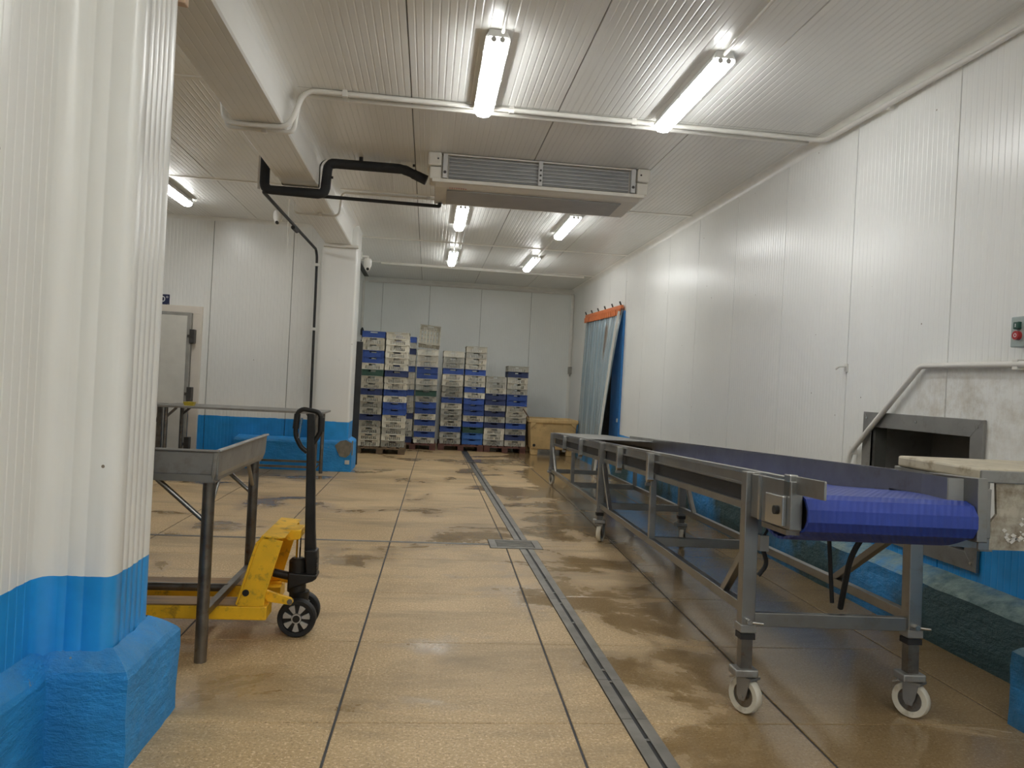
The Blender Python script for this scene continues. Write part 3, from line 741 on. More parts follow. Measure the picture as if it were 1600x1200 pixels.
for i in range(8): lg.box(-W2 + .14 + i * .022, -W2 + .156 + i * .022, .085, .112, -.3175, -.311)
lg.build('logo', 'logo', ac)

# ================================================================== DOME CAMERAS
def dome(loc, rz, label):
    t = thing('dome_camera', loc, label, 'camera', rz=rz)
    MB().lathe([(.05, 0), (.06, -.03), (.062, -.09), (.052, -.13), (.0, -.135)], (0, 0, 0), 'z', 20).build('body', 'cam_white', t, smooth=True)
    MB().lathe([(.045, -.13), (.04, -.165), (.02, -.19), (.0, -.195)], (0, -.012, 0), 'z', 16).build('dome', 'cam_white', t, smooth=True)
    MB().lathe([(.022, -.055), (.024, -.035), (.0, -.03)], (0, 0, -.165), 'y', 14).build('lens', 'cam_dark', t, smooth=True)
    return t
d1 = dome((-1.02, 12.1, 3.23), .15, 'white dome camera on an arm at the top of the far pillar')
MB().tube([(-.11, -.02, .03), (0, -.01, .03), (0, 0, -.01)], .02, 8).build('arm', 'cam_white', d1)
MB().box(-.115, -.09, -.05, .03, -.02, .09).build('base_plate', 'cam_white', d1, bevel=.004)
d2 = dome((-2.14, 10.75, 3.59), 0, 'white dome camera under the left bay ceiling behind the slanting pipe')

# ================================================================== STRIP CURTAIN, DOORWAY
jb = tag(MB().box(XR - .03, XR + .10, DY0 - .13, DY0 + .5, 0, DZ + .0).box(XR - .03, XR + .10, DY1, DY1 + .06, 0, DZ + .0).build('door_2', 'jamb', bevel=.004), 'blue painted frame of the doorway behind the strip curtain', kind='structure')
MB().box(XR - .045, XR - .03, DY0 - .09, DY0 - .04, .86, .92).build('latch_plate', 'strip_edge', jb)
sc = thing('strip_curtain', (XR - .06, (DY0 + DY1) / 2, 2.80), 'clear bluish strip curtain hanging from an orange rail', 'curtain')
yc = (DY0 + DY1) / 2
sc.rotation_euler = (.025, 0, 0)
cy0, cy1 = 12.50 - yc, 15.42 - yc
rl = MB().box(-.02, .03, cy0, cy1, -.01, .05).build('rail', 'orange', sc, bevel=.006)
nt_ = 22
for k in range(nt_):
    y = cy0 + .06 + (cy1 - cy0 - .12) * k / (nt_ - 1)
    MB().box(-.040, -.012, y - .042, y + .042, -.115, -.015).build('clip', 'orange', rl, bevel=.005)
for k in range(6):
    y = cy0 + .05 + (cy1 - cy0 - .1) * k / 5
    MB().tube([(0.0, y, .04), (-.03, y, .11)], .014, 8).build('bolt', 'hinge', rl)
ns = 13
for k in range(ns):
    y0 = cy0 + (cy1 - cy0) * k / ns - .03; y1 = y0 + (cy1 - cy0) / ns + .05
    off = .012 - .008 * (k % 2)
    bot = -.06 - .25 * max(0, 1 - k / 5.0)
    zs = [-.03 - 2.73 * i / 8 for i in range(9)]
    P = []
    m = MB(); vs = []
    for i, z in enumerate(zs):
        q = i / 8; x = off + bot * q ** .8
        b = .012 * math.sin(q * 3)
        for yy, xx in ((y0, x), ((y0 + y1) / 2, x - .012 - b), (y1, x)): vs.append((xx, yy, z))
    fs = []
    for i in range(8):
        for j in range(2): fs.append((i * 3 + j, i * 3 + j + 1, i * 3 + j + 4, i * 3 + j + 3))
    m.add(vs, fs)
    o = m.build('strip', 'strip', sc, smooth=True); sm = o.modifiers.new('solid', 'SOLIDIFY'); sm.thickness = .004
m = MB()
for i in range(8):
    q0, q1 = i / 8, (i + 1) / 8
    z0, z1 = -.06 - 2.7 * q0, -.06 - 2.7 * q1
    x0 = -.05 - .26 * q0 ** .8; x1 = -.05 - .26 * q1 ** .8
    m.bar((x0, cy0 - .03, z0), (x1, cy0 - .03, z1), .03, .035, (1, 0, 0))
m.build('edge_strip', 'strip_edge', sc, smooth=True)
# ================================================================== HATCH, CHUTE
hf = thing('wall_hatch', (XR, (HY0 + HY1) / 2, HZ0), 'stainless steel framed hatch opening in the right wall', 'hatch')
cyh = (HY0 + HY1) / 2; hw = (HY1 - HY0) / 2; hh = HZ1 - HZ0
fw = .105
for nme, P in (('frame_top', [(hw + fw, hh + fw), (-hw - fw, hh + fw), (-hw, hh), (hw, hh)]), ('frame_bottom', [(hw, 0), (-hw, 0), (-hw - fw, -fw), (hw + fw, -fw)]),
               ('frame_side', [(hw + fw, hh + fw), (hw, hh), (hw, 0), (hw + fw, -fw)]), ('frame_side', [(-hw, hh), (-hw - fw, hh + fw), (-hw - fw, -fw), (-hw, 0)])):
    MB().prism(P, 'x', -.022, -.002).build(nme, 'steel_dull', hf, bevel=.002)
MB().box(-.02, .45, -hw - .004, -hw, 0, hh).build('reveal', 'steel_dull', hf); MB().box(-.02, .45, hw, hw + .004, 0, hh).build('reveal', 'steel_dull', hf)
MB().box(-.02, .45, -hw, hw, hh, hh + .004).build('reveal', 'steel_dull', hf); MB().box(-.02, .45, -hw, hw, -.004, 0).build('reveal', 'steel_dull', hf)
MB().box(.45, .46, -hw, hw, 0, hh).build('flap', 'hole', hf)
for y in (-hw - .06, 0, hw + .06):
    for z in (hh + .06, -.06): MB().lathe([(.009, -.027), (.009, -.022)], (0, y, z), 'x', 8).build('screw', 'steel_bright', hf)

ch = thing('chute', (2.345, 2.98, 0.83), 'grimy splashed steel chute with a cream rim beside the conveyor end', 'chute')
# local frame: x to the wall, y away
MB().box(-.035, .85, .0, .56, .268, .320).build('lid', 'board_cream', ch, bevel=.010)
MB().box(-.025, .02, .0, .60, .235, .266).build('side_rail', 'steel_dull', ch, bevel=.004)
MB().box(-.033, .85, -.014, -.001, .262, .314).build('near_rim', 'steel_dull', ch, bevel=.004)
MB().prism([(.02, -.02), (.02, .02), (.0, .06), (.055, .13), (.045, .26), (.02, .29), (.85, .305), (.85, -.02)], 'y', .0, .012).build('near_plate', 'chute', ch)
MB().box(-.03, .02, -.010, .0, -.02, .235).build('corner_plate', 'steel', ch, bevel=.003)
MB().box(-.014, -.006, .01, .58, .06, .27).build('side_plate', 'chute', ch)
MB().prism([(.02, .05), (.60, .02), (.60, .01), (.02, .04)], 'x', .0, .85).build('floor_plate', 'steel_dull', ch)
random.seed(21)
for i in range(26):
    x = random.gauss(.16, .07); z = abs(random.gauss(0, .055)) + .02; s_ = random.uniform(.004, .013)
    if .06 < x < .5: MB().prism([(x - s_, z), (x, z - s_), (x + s_ * 1.4, z), (x, z + s_ * .8)], 'y', -.003, .0).build('flake', 'flakes', ch)
MB().box(.74, .81, .05, .12, -.44, .0).build('support', 'steel_dark', ch)
# ---- control box and fittings on the right wall
cb = thing('control_box', (XR, 3.71, 1.74), 'grey-green control box with a green and a red push button', 'control box')
MB().box(-.07, 0, -.14, .145, 0, .165).build('enclosure', 'box_grey', cb, bevel=.006)
for z, mt_, sh in ((.115, 'green_btn', 4), (.062, 'red_btn', 16)):
    MB().lathe([(.023, -.074), (.023, -.07)], (0, .085, z), 'x', 16).build('bezel', 'box_grey', cb)
    if sh == 4: b_ = MB().box(-.092, -.07, .065, .105, z - .02, z + .02).build('button', mt_, cb, bevel=.005)
    else: b_ = MB().lathe([(.024, -.092), (.024, -.070)], (0, .085, z), 'x', 18).build('button', mt_, cb)
    if sh == 4: MB().box(-.0935, -.092, .084, .088, z - .009, z + .009).build('mark', 'print_white', b_)
    else:
        mk = MB()
        for a in range(10):
            t0_, t1_ = 2 * PI * a / 10, 2 * PI * (a + 1) / 10
            mk.bar((-.0928, .085 + .009 * math.cos(t0_), z + .009 * math.sin(t0_)), (-.0928, .085 + .009 * math.cos(t1_), z + .009 * math.sin(t1_)), .003, .0012, (1, 0, 0))
        mk.build('mark', 'print_white', b_)
pipe('conduit', [(3.165, 3.105, 1.645), (3.165, 4.66, 1.655), (3.15, 5.40, 1.03), (3.15, 5.44, .93), (3.15, 5.44, .42)], .019, 'pvc', 'white wall conduit running level then slanting down past the hatch', .03,
     clamps=[(3.17, 3.84, 1.648), (3.165, 5.395, 1.04)])
hkk = thing('wall_hook', (XR, 5.60, 1.66), 'small white hook on the right wall panel joint above the conveyor', 'hook')
MB().box(-.012, 0, -.02, .02, -.03, .03).build('plate', 'pvc', hkk); MB().tube(bend([(-.01, 0, .01), (-.06, 0, .01), (-.06, .05, -.01)], .02), .008, 8).build('arm', 'pvc', hkk)
for y, z, lab in ((3.69, .50, 'small pale screw cap on the blue wall right of the hatch frame'),):
    q = thing('screw_cap', (XR, y, z), lab, 'screw cap'); MB().lathe([(.0, -.014), (.017, -.01), (.019, 0)], (0, 0, 0), 'x', 12).build('cap', 'pvc', q, smooth=True)

# ================================================================== CONVEYOR
cv = thing('belt_conveyor', (1.49, 3.3, 1.07), 'long inclined stainless steel belt conveyor with blue belt on casters', 'conveyor')
Xv = Vector((1, -.047, 0)).normalized(); Yv = Vector((.047, 1, -.0436)).normalized(); Zv = Xv.cross(Yv)
cv.matrix_world = axes((1.49, 3.3, 1.07), Xv, Yv, Zv)
UE = 7.62; VB = .735
def wz(u, z): return (z - 1.07 + .0436 * u)      # local height that lies at world height z
# side frames
for v, s_ in ((0.0, 1), (VB, -1)):
    MB().prism([(v - .028 * s_, -.0), (v - .028 * s_, -.018), (v - .022 * s_, -.018), (v - .022 * s_, -.006), (v + .012 * s_, -.006), (v + .012 * s_, 0)], 'y', -.40, UE).build('top_rail', 'steel_bright', cv)
    MB().box(min(v - .012 * s_, v), max(v - .012 * s_, v), .04, UE - .05, -.068, -.012).build('side_plate', 'steel', cv)
    MB().prism([(v - .022 * s_, -.062), (v - .022 * s_, -.072), (v, -.080), (v + .01 * s_, -.072), (v + .01 * s_, -.066)], 'y', .04, UE - .05).build('edge_fold', 'steel', cv)
    MB().box(min(v + .003 * s_, v + .011 * s_), max(v + .003 * s_, v + .011 * s_), .02, UE - .1, -.155, -.075).build('skirt', 'rubber', cv)
    MB().box(v - .02, v + .02, .0, UE, -.182, -.150).build('lower_rail', 'steel', cv)
# posts, casters, braces
def low_w(u): return -.62 + .08 * u / 7.55
for u, ob in ((0.0, .36), (3.65, .27), (7.55, .21)):
    for v in (0.0, .70):
        top = -.004 if v == 0 else -.155
        vv = v - .032 if v == 0 else v + .03
        wb = wz(u, ob)
        p = MB().box(vv - .031, vv + .031, u - .031, u + .031, wb, top).build('post', 'steel', cv, bevel=.004)
        wl = wz(u, .19)
        if wb - wl > .02:
            MB().box(vv - .025, vv + .025, u - .025, u + .025, wl, wb + .02).build('inner_leg', 'steel_dark', p)
            MB().box(vv - .033, vv + .033, u - .033, u + .033, wb - .03, wb - .005).build('grease_band', 'rubber', p)
        MB().box(vv - .036, vv + .036, u - .036, u + .036, wb + .0, wb + .035).build('clamp_collar', 'steel_dull', p, bevel=.003)
        MB().tube([(vv + .0, u - .03, wb + .05), (vv + .0, u - .055, wb + .05)], .012, 8).build('bolt', 'steel_bright', p)
        MB().tube([(vv + .0, u - .048, wb + .05), (vv + .06, u - .05, wb + .045)], .006, 8).build('lever', 'steel_bright', p)
        MB().box(vv - .055, vv + .05, u - .045, u + .045, wl - .022, wl + .012).build('foot_plate', 'steel_dull', p, bevel=.006)
        # caster
        cw = wz(u, .08); ang = {0.0: .55, 3.65: -.5, 7.55: .2}[u] + (0.1 if v else 0)
        M = Matrix.Translation((vv + .015, u, cw)) @ Matrix.Rotation(ang, 4, 'Z')
        cs = MB().box(-.035, .035, -.045, .045, .075, .085); 
        for s_ in (-1, 1): cs.prism([(-.035, .08), (.035, .08), (.030, .0), (.018, -.02), (-.008, -.02), (-.02, .01)], 'x', s_ * .026 - .003, s_ * .026 + .003)
        cs.tube([(-.032, .006, -.003), (.032, .006, -.003)], .009, 10)
        co = cs.build('caster', 'steel_dull', cv); co.matrix_local = M
        whl = MB().lathe([(.052, -.018), (.075, -.020), (.079, -.014), (.079, .014), (.075, .020), (.052, .018)], (0, .006, 0), 'x', 28, True)
        wo = whl.build('tyre', 'nylon', co, smooth=True)
        MB().lathe([(.054, -.012), (.054, .012)], (0, .006, 0), 'x', 20).lathe([(.02, -.022), (.02, .022)], (0, .006, 0), 'x', 14).build('hub', 'steel_dark', co)
        MB().prism([(-.03, .088), (.045, .088), (.085, .062), (.083, .054), (.04, .074), (-.03, .074)], 'x', -.02, .02).build('brake_pedal', 'steel_bright', co, bevel=.003)
for v in (0.0, .70):
    vv = v - .02 if v == 0 else v + .02
    for a, b in ((0.0, 3.65), (3.65, 7.55)):
        MB().bar((vv, a + .03, low_w(a)), (vv, b - .03, low_w(b)), .04, .045).build('low_rail', 'steel', cv, bevel=.003)
    for u in (1.78, 5.55):
        MB().box(vv - .02, vv + .02, u - .022, u + .022, low_w(u) + .01, -.18).build('mid_leg', 'steel', cv, bevel=.003)
    for (u0, w0), (u1, w1) in (((.05, -.36), (.34, low_w(.34))), ((3.60, -.21), (3.22, low_w(3.22))), ((7.50, -.21), (7.1, low_w(7.1)))):
        if v and u0 < 1: (u0, w0), (u1, w1) = (.03, -.22), (.72, low_w(.72))
        MB().bar((vv, u0, w0), (vv, u1, w1), .035, .035, (1, 0, 0)).build('brace', 'steel', cv, bevel=.003)
for u, w_ in ((0.0, -.655), (1.78, low_w(1.78)), (3.65, low_w(3.65)), (5.55, low_w(5.55)), (7.5, low_w(7.5))):
    MB().bar((.0, u, w_), (.70, u, w_), .035, .06).build('cross_bar', 'steel', cv, bevel=.003)
for u, l in ((1.78, -.21), (2.80, -.20), (4.85, -.20), (6.15, -.19)):
    MB().prism([(u - .03, -.006), (u + .03, -.006), (u + .03, l + .02), (u + .012, l), (u - .012, l), (u - .03, l + .02)], 'x', -.068, -.024).build('strap', 'steel_bright', cv, bevel=.003)
    MB().box(VB + .024, VB + .036, u - .03, u + .03, l, -.006).build('strap', 'steel_bright', cv)
    MB().box(-.075, -.03, u - .015, u + .012, l - .02, l).build('strap_foot', 'steel', cv)
# drive end
MB().box(VB - .030, VB + .012, -.465, -.14, -.215, .035).build('end_shield', 'steel', cv, bevel=.003)
for v0, v1 in ((-.04, .015), (VB + .014, VB + .05)):
    e = MB().box(v0, v1, -.12, -.032, -.20, -.012).build('end_plate', 'steel', cv, bevel=.004)
    MB().box(v0 - .004, v1, -.14, -.12, -.20, -.012).build('weld_flange', 'steel_bright', e)
    b = MB().box(v0 + .005, v1, -.43, -.14, -.205, -.012).build('bearing_plate', 'steel', cv, bevel=.004)
    MB().box(v0 - .012, v0 + .006, -.395, -.22, -.195, -.075).build('tension_plate', 'steel_bright', b, bevel=.004)
    MB().lathe([(.018, v0 - .022), (.018, v0 - .012)], (0, -.335, -.135), 'x', 14).build('bolt', 'rubber', b)
    MB().box(v0 + .0, v1, -.41, -.16, -.225, -.205).build('rust_strip', 'steel_dark', b)
g = MB().box(-.035, -.0, -.42, -.36, -.075, .012).build('guard_bracket', 'steel_bright', cv, bevel=.004)
MB().box(-.012, -.002, -.66, -.40, -.062, .008).build('guard_tab', 'steel', cv, bevel=.003)
# back guard
for a, b in (((VB - .02, 4.75), (VB - .02, .18)), ((VB - .02, .18), (VB - .02, -.08)), ((VB - .02, -.08), (VB - .085, -.36)), ((VB - .085, -.36), (VB - .028, -.375))):
    dp = .135 if a[1] > 1 else .09
    MB().bar((a[0], a[1], .027 - dp / 2), (b[0], b[1], .027 - dp / 2), .006, dp).build('back_guard', 'steel', cv)
MB().bar((VB - .014, 4.75, .027), (VB - .014, .1, .027), .02, .005).build('guard_lip', 'steel_bright', cv)
# flat infeed table at the far end
MB().box(.01, VB, 4.78, UE, -.006, .0).build('infeed_sheet', 'steel_dull', cv)
MB().box(VB - .02, VB, 4.78, 5.9, .0, .03).build('infeed_lip', 'steel_dull', cv)
MB().lathe([(.06, .02), (.06, VB - .02)], (0, UE - .02, -.1), 'x', 16).build('tail_roller', 'steel_dark', cv, smooth=True)
MB().lathe([(.085, -.03), (.085, .0)], (0, UE + .02, -.09), 'x', 12).build('tail_cover', 'steel_dark', cv)
# belt: chain of rigid slats around the drive roller
BV0, BV1 = .018, VB - .032
RU = -.40
th = .012
path = []
u = 4.76
while u > RU + .01: path.append((u, -.062 - .036 * min(1, max(0, (u - .0) / .7)))); u -= .05
for k in range(0, 6): a = PI / 2 + PI * k / 5; path.append((RU + .078 * math.cos(a), -.140 + .078 * math.sin(a)))
for k in range(1, 90):
    u = RU + .05 * k
    if u > 4.7: break
    sag = -.218 - .05 * math.sin(min(1, max(0, (u - RU) / .4)) * PI) if u < .0 else -.138 - .080 * max(0, 1 - u / .2) 
    path.append((u, sag))
m = MB()
for (u0, w0), (u1, w1) in zip(path[:-1], path[1:]):
    d = Vector((u1 - u0, w1 - w0)); L = d.length
    if L < 1e-5: continue
    d /= L; nrm = Vector((-d.y, d.x)) * -1
    e = .0025
    a0 = Vector((u0, w0)); a1 = Vector((u1, w1))
    P = [a0, a1, a1 + nrm * -(th - .003), a1 - d * .006 + nrm * -th, a0 + d * .006 + nrm * -th, a0 + nrm * -(th - .003)]
    m.prism([(p.x, p.y) for p in P], 'x', BV0, BV1)
m.build('belt', 'belt', cv)
MB().lathe([(.055, .03), (.055, VB - .05)], (0, RU, -.140), 'x', 16).build('drive_roller', 'steel_dark', cv)
# drive under the end: motor cable and cross pieces
MB().tube(bend([(.64, -.06, -.225), (.50, -.04, -.225), (.44, 0, -.36), (.45, .1, -.62)], .1), .013, 8).build('cable', 'rubber', cv, smooth=True)
MB().tube([(.66, -.06, -.22), (.77, -.06, -.22)], .018, 10).build('cable_gland', 'steel_dull', cv)
MB().tube([(.38, .1, -.21), (.42, .12, -.60)], .010, 8).build('cable', 'rubber', cv, smooth=True)
MB().bar((.80, -.03, -.26), (1.02, -.03, -.27), .04, .06).build('motor_bracket', 'steel', cv)
MB().box(1.0, 1.06, -.06, .0, -.31, -.20).build('motor_bracket', 'steel', cv)
cj = MB().box(.03, .07, .02, .075, -.36, -.29).build('cable_box', 'steel_dull', cv)
MB().tube(bend([(.05, .05, -.2), (.07, .03, -.26), (.045, .03, -.30)], .02), .006, 6).build('lead', 'rubber', cj); MB().tube(bend([(.05, .03, -.36), (.07, .03, -.42), (.03, .03, -.47)], .03), .010, 6).build('lead', 'rubber', cj)

# ================================================================== CRATES ON PALLETS
CW, CD, CH = .425, .60, .1165
def crate_mesh(mat, kind):
    m = MB(); t = .008
    def side(L, M, solid):
        xs = [-L / 2, -L / 2 + .05]
        n = 8 if L < .5 else 12
        x0, x1 = -L / 2 + .05, L / 2 - .05
        holes = set()
        edges = []
        for i in range(n):
            a = x0 + (x1 - x0) * i / n; b = x0 + (x1 - x0) * (i + 1) / n
            edges += [a + (b - a) * .16, b - (b - a) * .16]
        xs = [-L / 2] + edges + [L / 2]
        zs = [0.004, .012, .030, .035, .053, .058, .070, .074, .104, CH]
        if not solid:
            for i in range(n):
                for j in (1, 3, 5): holes.add((2 * i + 1, j))
        mid = len(xs) // 2
        k = 3 if L < .5 else 3
        for i in range(mid - k - 1, mid + k): holes.add((i, 7))
        m.gridpanel(xs, zs, holes, -t / 2, t / 2, M)
    for s_ in (-1, 1):
        R = Matrix.Rotation(0 if s_ < 0 else PI, 4, 'Z')
        side(CW - .044, Matrix.Translation((0, s_ * (CD / 2 - .022), 0)) @ R, kind == 'solid')
        R = Matrix.Rotation(PI / 2, 4, 'Z')
        side(CD - .044, Matrix.Translation((s_ * (CW / 2 - .022), 0, 0)) @ R, kind == 'solid')
    # slatted bottom, corner posts, rim
    for i in range(7):
        x = -CW / 2 + .03 + (CW - .06) * i / 6; m.box(x - .018, x + .018, -CD / 2 + .01, CD / 2 - .01, .0, .008)
    for i in range(5):
        y = -CD / 2 + .05 + (CD - .1) * i / 4; m.box(-CW / 2 + .01, CW / 2 - .01, y - .014, y + .014, .001, .009)
    for a in (-1, 1):
        for b in (-1, 1): m.box(a * (CW / 2 - .022) - .018, a * (CW / 2 - .022) + .018, b * (CD / 2 - .022) - .018, b * (CD / 2 - .022) + .018, .004, CH - .002)
    for a in (-1, 1):
        m.box(-CW / 2, CW / 2, a * (CD / 2 - .012) - .012, a * (CD / 2 - .012) + .012, CH - .010, CH); m.box(a * (CW / 2 - .012) - .012, a * (CW / 2 - .012) + .012, -CD / 2, CD / 2, CH - .010, CH)
    return m.mesh('crate', mat)
KIND = {'W': ('crate_white', 'open', 'white perforated'), 'G': ('crate_grey', 'open', 'greyish perforated'), 'B': ('crate_blue', 'solid', 'blue'), 'N': ('crate_navy', 'solid', 'navy'),
        'S': ('crate_sky', 'solid', 'bright blue'), 'E': ('crate_green', 'solid', 'dark green')}
for _k in ('crate_white', 'crate_grey', 'crate_blue', 'crate_navy'):
    # every crate has aged a little differently
    _nt = MAT[_k].node_tree; _b = _nt.nodes['Principled BSDF']; _l = _b.inputs['Base Color'].links[0]; _src = _l.from_socket
    _oi = _nt.nodes.new('ShaderNodeObjectInfo'); _v = ramp(_nt, _oi.outputs['Random'], 0.0, 1.0, (0.72, 0.70, 0.66, 1), (1.05, 1.05, 1.04, 1))
    _nt.links.new(mix(_nt, 1.0, _src, _v, 'MULTIPLY'), _b.inputs['Base Color'])
CM = {k: crate_mesh(v[0], v[1]) for k, v in KIND.items()}
PZ = .132
stacks = [  # centre x, front y, crates from the top down, description
    (-1.028, 14.30, 'BWWBBWEWWNWGGNGGWW', 'the leftmost crate stack', -.010),
    (-.585, 14.27, 'WWWWWWNWWBWBBWWGWG', 'the front stack second from the left', .0),
    (-.475, 15.46, 'BGNWWBWWWBGWGNWWGN', 'the half-hidden stack behind the front ones', .0),
    (-.020, 15.45, 'WWWBBWGEGBBWBWBW', 'the stack topped by a tilted crate', .0),
    (.500, 15.60, 'WGGBWWGGBWGGWBGG', 'the stack right of the tilted crate', .0),
    (.955, 15.60, 'WGWWBWWBWBBBWBESS', 'the third stack from the right', .0),
    (1.390, 15.58, 'GGWNNGNGNWWG', 'the lowest crate stack', .0),
    (1.828, 15.60, 'GNWWGBBWWGBGNW', 'the stack next to the beige tub', .0)]
random.seed(11)
for x, y, seq, desc, drift in stacks:
    n = len(seq)
    for i, k in enumerate(reversed(seq)):
        o = inst('fish_crate', CM[k])
        top = i == n - 1
        o.location = (x + random.uniform(-.004, .004) + drift * 0 , y + CD / 2 + random.uniform(-.012, .012), PZ + i * (CH + .0008))
        o.rotation_euler = (0, 0, random.uniform(-.008, .008) + (PI if random.random() < .5 else 0))
        pos = 'top crate of' if top else ('bottom crate of' if i == 0 else f'{ORD[i]} from the bottom of')
        tag(o, f'{KIND[k][2]} crate, {pos} {desc}', 'crate', 'crates stacked on pallets by the back wall')
# crate thrown on its side on top of a stack
o = inst('fish_crate', CM['W']); o.location = (-.01, 15.72, PZ + 16 * (CH + .0008) + .222); o.rotation_euler = (.76, .07, .03)
tag(o, 'white crate tipped on its side showing its slatted bottom, atop a stack', 'crate', 'crates stacked on pallets by the back wall')

def pallet(x0, x1, y0, mat, label):
    w_ = x1 - x0; t = thing('pallet', ((x0 + x1) / 2, y0, 0), label, 'pallet', 'wooden pallets under the crates')
    for x in (-w_ / 2 + .06, 0, w_ / 2 - .06):
        MB().box(x - .06, x + .06, 0, 1.2, .0, .02).build('bottom_board', mat, t)
        for y in (.0, .52, 1.08): MB().box(x - .06, x + .06, y, y + .12, .0202, .092).build('block', mat, t)
    for y in (0, .54, 1.1): MB().box(-w_ / 2, w_ / 2, y, y + .1, .0922, .112).build('stringer', mat, t)
    for i in range(6):
        x = -w_ / 2 + .05 + (w_ - .1) * i / 5; MB().box(x - .05, x + .05, 0, 1.2, .1122, .131).build('deck_board', mat, t)
pallet(-1.27, -.36, 14.22, 'wood', 'brown wooden pallet under the two leftmost front stacks')
pallet(-.70, .215, 15.43, 'wood_red', 'reddish pallet under the stack with the tilted crate')
pallet(.27, 1.185, 15.55, 'wood_red', 'dark pallet under the two middle right stacks')
pallet(1.20, 2.05, 15.53, 'wood_red', 'reddish brown pallet under the two rightmost stacks')
# ---- dark panel put in for the shaded gap behind the pillar
tag(MB().box(-1.46, -1.05, 12.35, 12.39, 0, 1.95).build('dark_board', 'dark_board', bevel=.004), 'tall dark board standing between the far pillar and the crates', 'board')

# ---- beige tub
tb = thing('plastic_tub', (2.562, 15.25, 0), 'big stained beige plastic tub on feet in the back right corner', 'tub')
def frustum(m, a0, b0, a1, b1, z0, z1, t=0.0):
    vs = [(-a0, 0 + (1 - b0), z0), (a0, 0 + (1 - b0), z0), (a0, b0, z0), (-a0, b0, z0), (-a1, (1 - b1), z1), (a1, (1 - b1), z1), (a1, b1, z1), (-a1, b1, z1)]
    return vs
tw, td = .495, .95
def ring(e, z): return [(-tw + e, e, z), (tw - e, e, z), (tw - e, td - e, z), (-tw + e, td - e, z)]
m = MB(); rs = [ring(.06, .12), ring(.035, .45), ring(.02, .64), ring(-.005, .66), ring(-.005, .735), ring(.03, .735), ring(.06, .66), ring(.10, .20)]
vs = [v for r_ in rs for v in r_]; fs = [(3, 2, 1, 0)]
for i in range(len(rs) - 1):
    for k in range(4): fs.append((i * 4 + k, i * 4 + (k + 1) % 4, i * 4 + 4 + (k + 1) % 4, i * 4 + 4 + k))
o4 = (len(rs) - 1) * 4; fs.append((o4, o4 + 1, o4 + 2, o4 + 3)); m.add(vs, fs); m.build('shell', 'tub', tb, bevel=.02)
for x in (-tw + .13, tw - .13):
    for y in (.08, td - .2): MB().prism([(x - .07, .0), (x + .07, .0), (x + .08, .14), (x - .08, .14)], 'y', y, y + .12).build('foot', 'tub', tb, bevel=.01)
MB().lathe([(.03, .045), (.03, .055)], (-tw + .12, 0, .2), 'y', 12).build('drain_plug', 'rubber', tb)
for sx in (-1, 1): MB().prism([(sx * (tw - .02), .735), (sx * (tw - .20), .735), (sx * (tw - .12), .62), (sx * (tw - .04), .55)], 'y', .0, .06).build('corner_gusset', 'tub', tb, bevel=.01)
st = thing('broom_handle', (2.30, 15.5, .30), 'dark stick leaning out of the beige tub against the crates', 'stick')
MB().tube([(.10, .0, .0), (-.36, -.10, .62)], .013, 8).build('handle', 'stick', st)

# ================================================================== PALLET JACK
pj = thing('pallet_jack', (-.645, 4.26, 0), 'worn yellow hand pallet jack with an upright black handle', 'pallet jack')
# local: forks run to -x
for yc_, nm in ((-.175, 'fork'), (.20, 'fork')):
    f = MB().prism([(-1.30, .14), (-1.25, .20), (-.11, .205), (-.11, .135), (-.30, .135)], 'y', yc_ - .075, yc_ + .075).build(nm, 'yellow', pj, bevel=.006)
    MB().prism([(-1.24, .2), (-1.24, .208), (-.26, .212), (-.24, .206)], 'y', yc_ - .07, yc_ + .07).build('fork_top', 'fork_top', f)
    MB().lathe([(.04, -.06), (.04, .06)], (-1.1, yc_, .09), 'y', 16).build('load_roller', 'nylon', f, smooth=True)
# side cheeks of the mast
bod = MB()
for y in (-.25, .262):
    bod.prism([(-.255, .205), (-.125, .205), (-.118, .27), (-.045, .54), (-.13, .562), (-.165, .53)], 'y', y, y + .012)
bod.prism([(-.255, .21), (-.165, .53), (-.13, .562), (-.142, .562), (-.18, .53), (-.265, .215)], 'y', -.25, .274)
o = bod.build('mast', 'yellow', pj, bevel=.003)
MB().prism([(-.165, .545), (-.05, .552), (-.035, .56), (-.15, .568)], 'y', -.25, .27).build('mast_top', 'yellow', pj, bevel=.004)
MB().prism([(-.05, .505), (.012, .515), (.016, .565), (-.08, .565), (-.065, .52)], 'y', -.07, .09).build('lift_bracket', 'yellow', pj, bevel=.006)
MB().lathe([(.017, -.256), (.017, -.249)], (-.215, 0, .275), 'y', 14).build('pivot_hole', 'rubber', pj)
for y in (-.19, .20):
    l = MB().prism([(-.135, .235), (-.13, .275), (.0, .235), (.012, .215), (.0, .198), (-.12, .213)], 'y', y, y + .02).build('link_arm', 'yellow', pj, bevel=.004)
    MB().lathe([(.014, y - .008), (.014, y + .028)], (-.005, 0, .217), 'y', 12).build('pin', 'steel_dark', l)
MB().tube([(-.13, .01, .315), (-.03, .01, .295)], .022, 10).build('push_rod', 'black_iron', pj, smooth=True)
MB().lathe([(.0, .22), (.050, .22), (.050, .25), (.046, .30), (.046, .385), (.030, .40), (.0, .40)], (-.005, .01, 0), 'z', 18).build('pump_body', 'black_iron', pj, smooth=True)
MB().lathe([(.014, .39), (.014, .515)], (-.005, .01, 0), 'z', 14).build('piston', 'chrome', pj, smooth=True)
MB().prism([(-.045, .24), (.085, .285), (.105, .30), (.105, .32), (.0, .325), (-.045, .33)], 'y', -.05, .07).build('pump_bracket', 'black_iron', pj, bevel=.006)
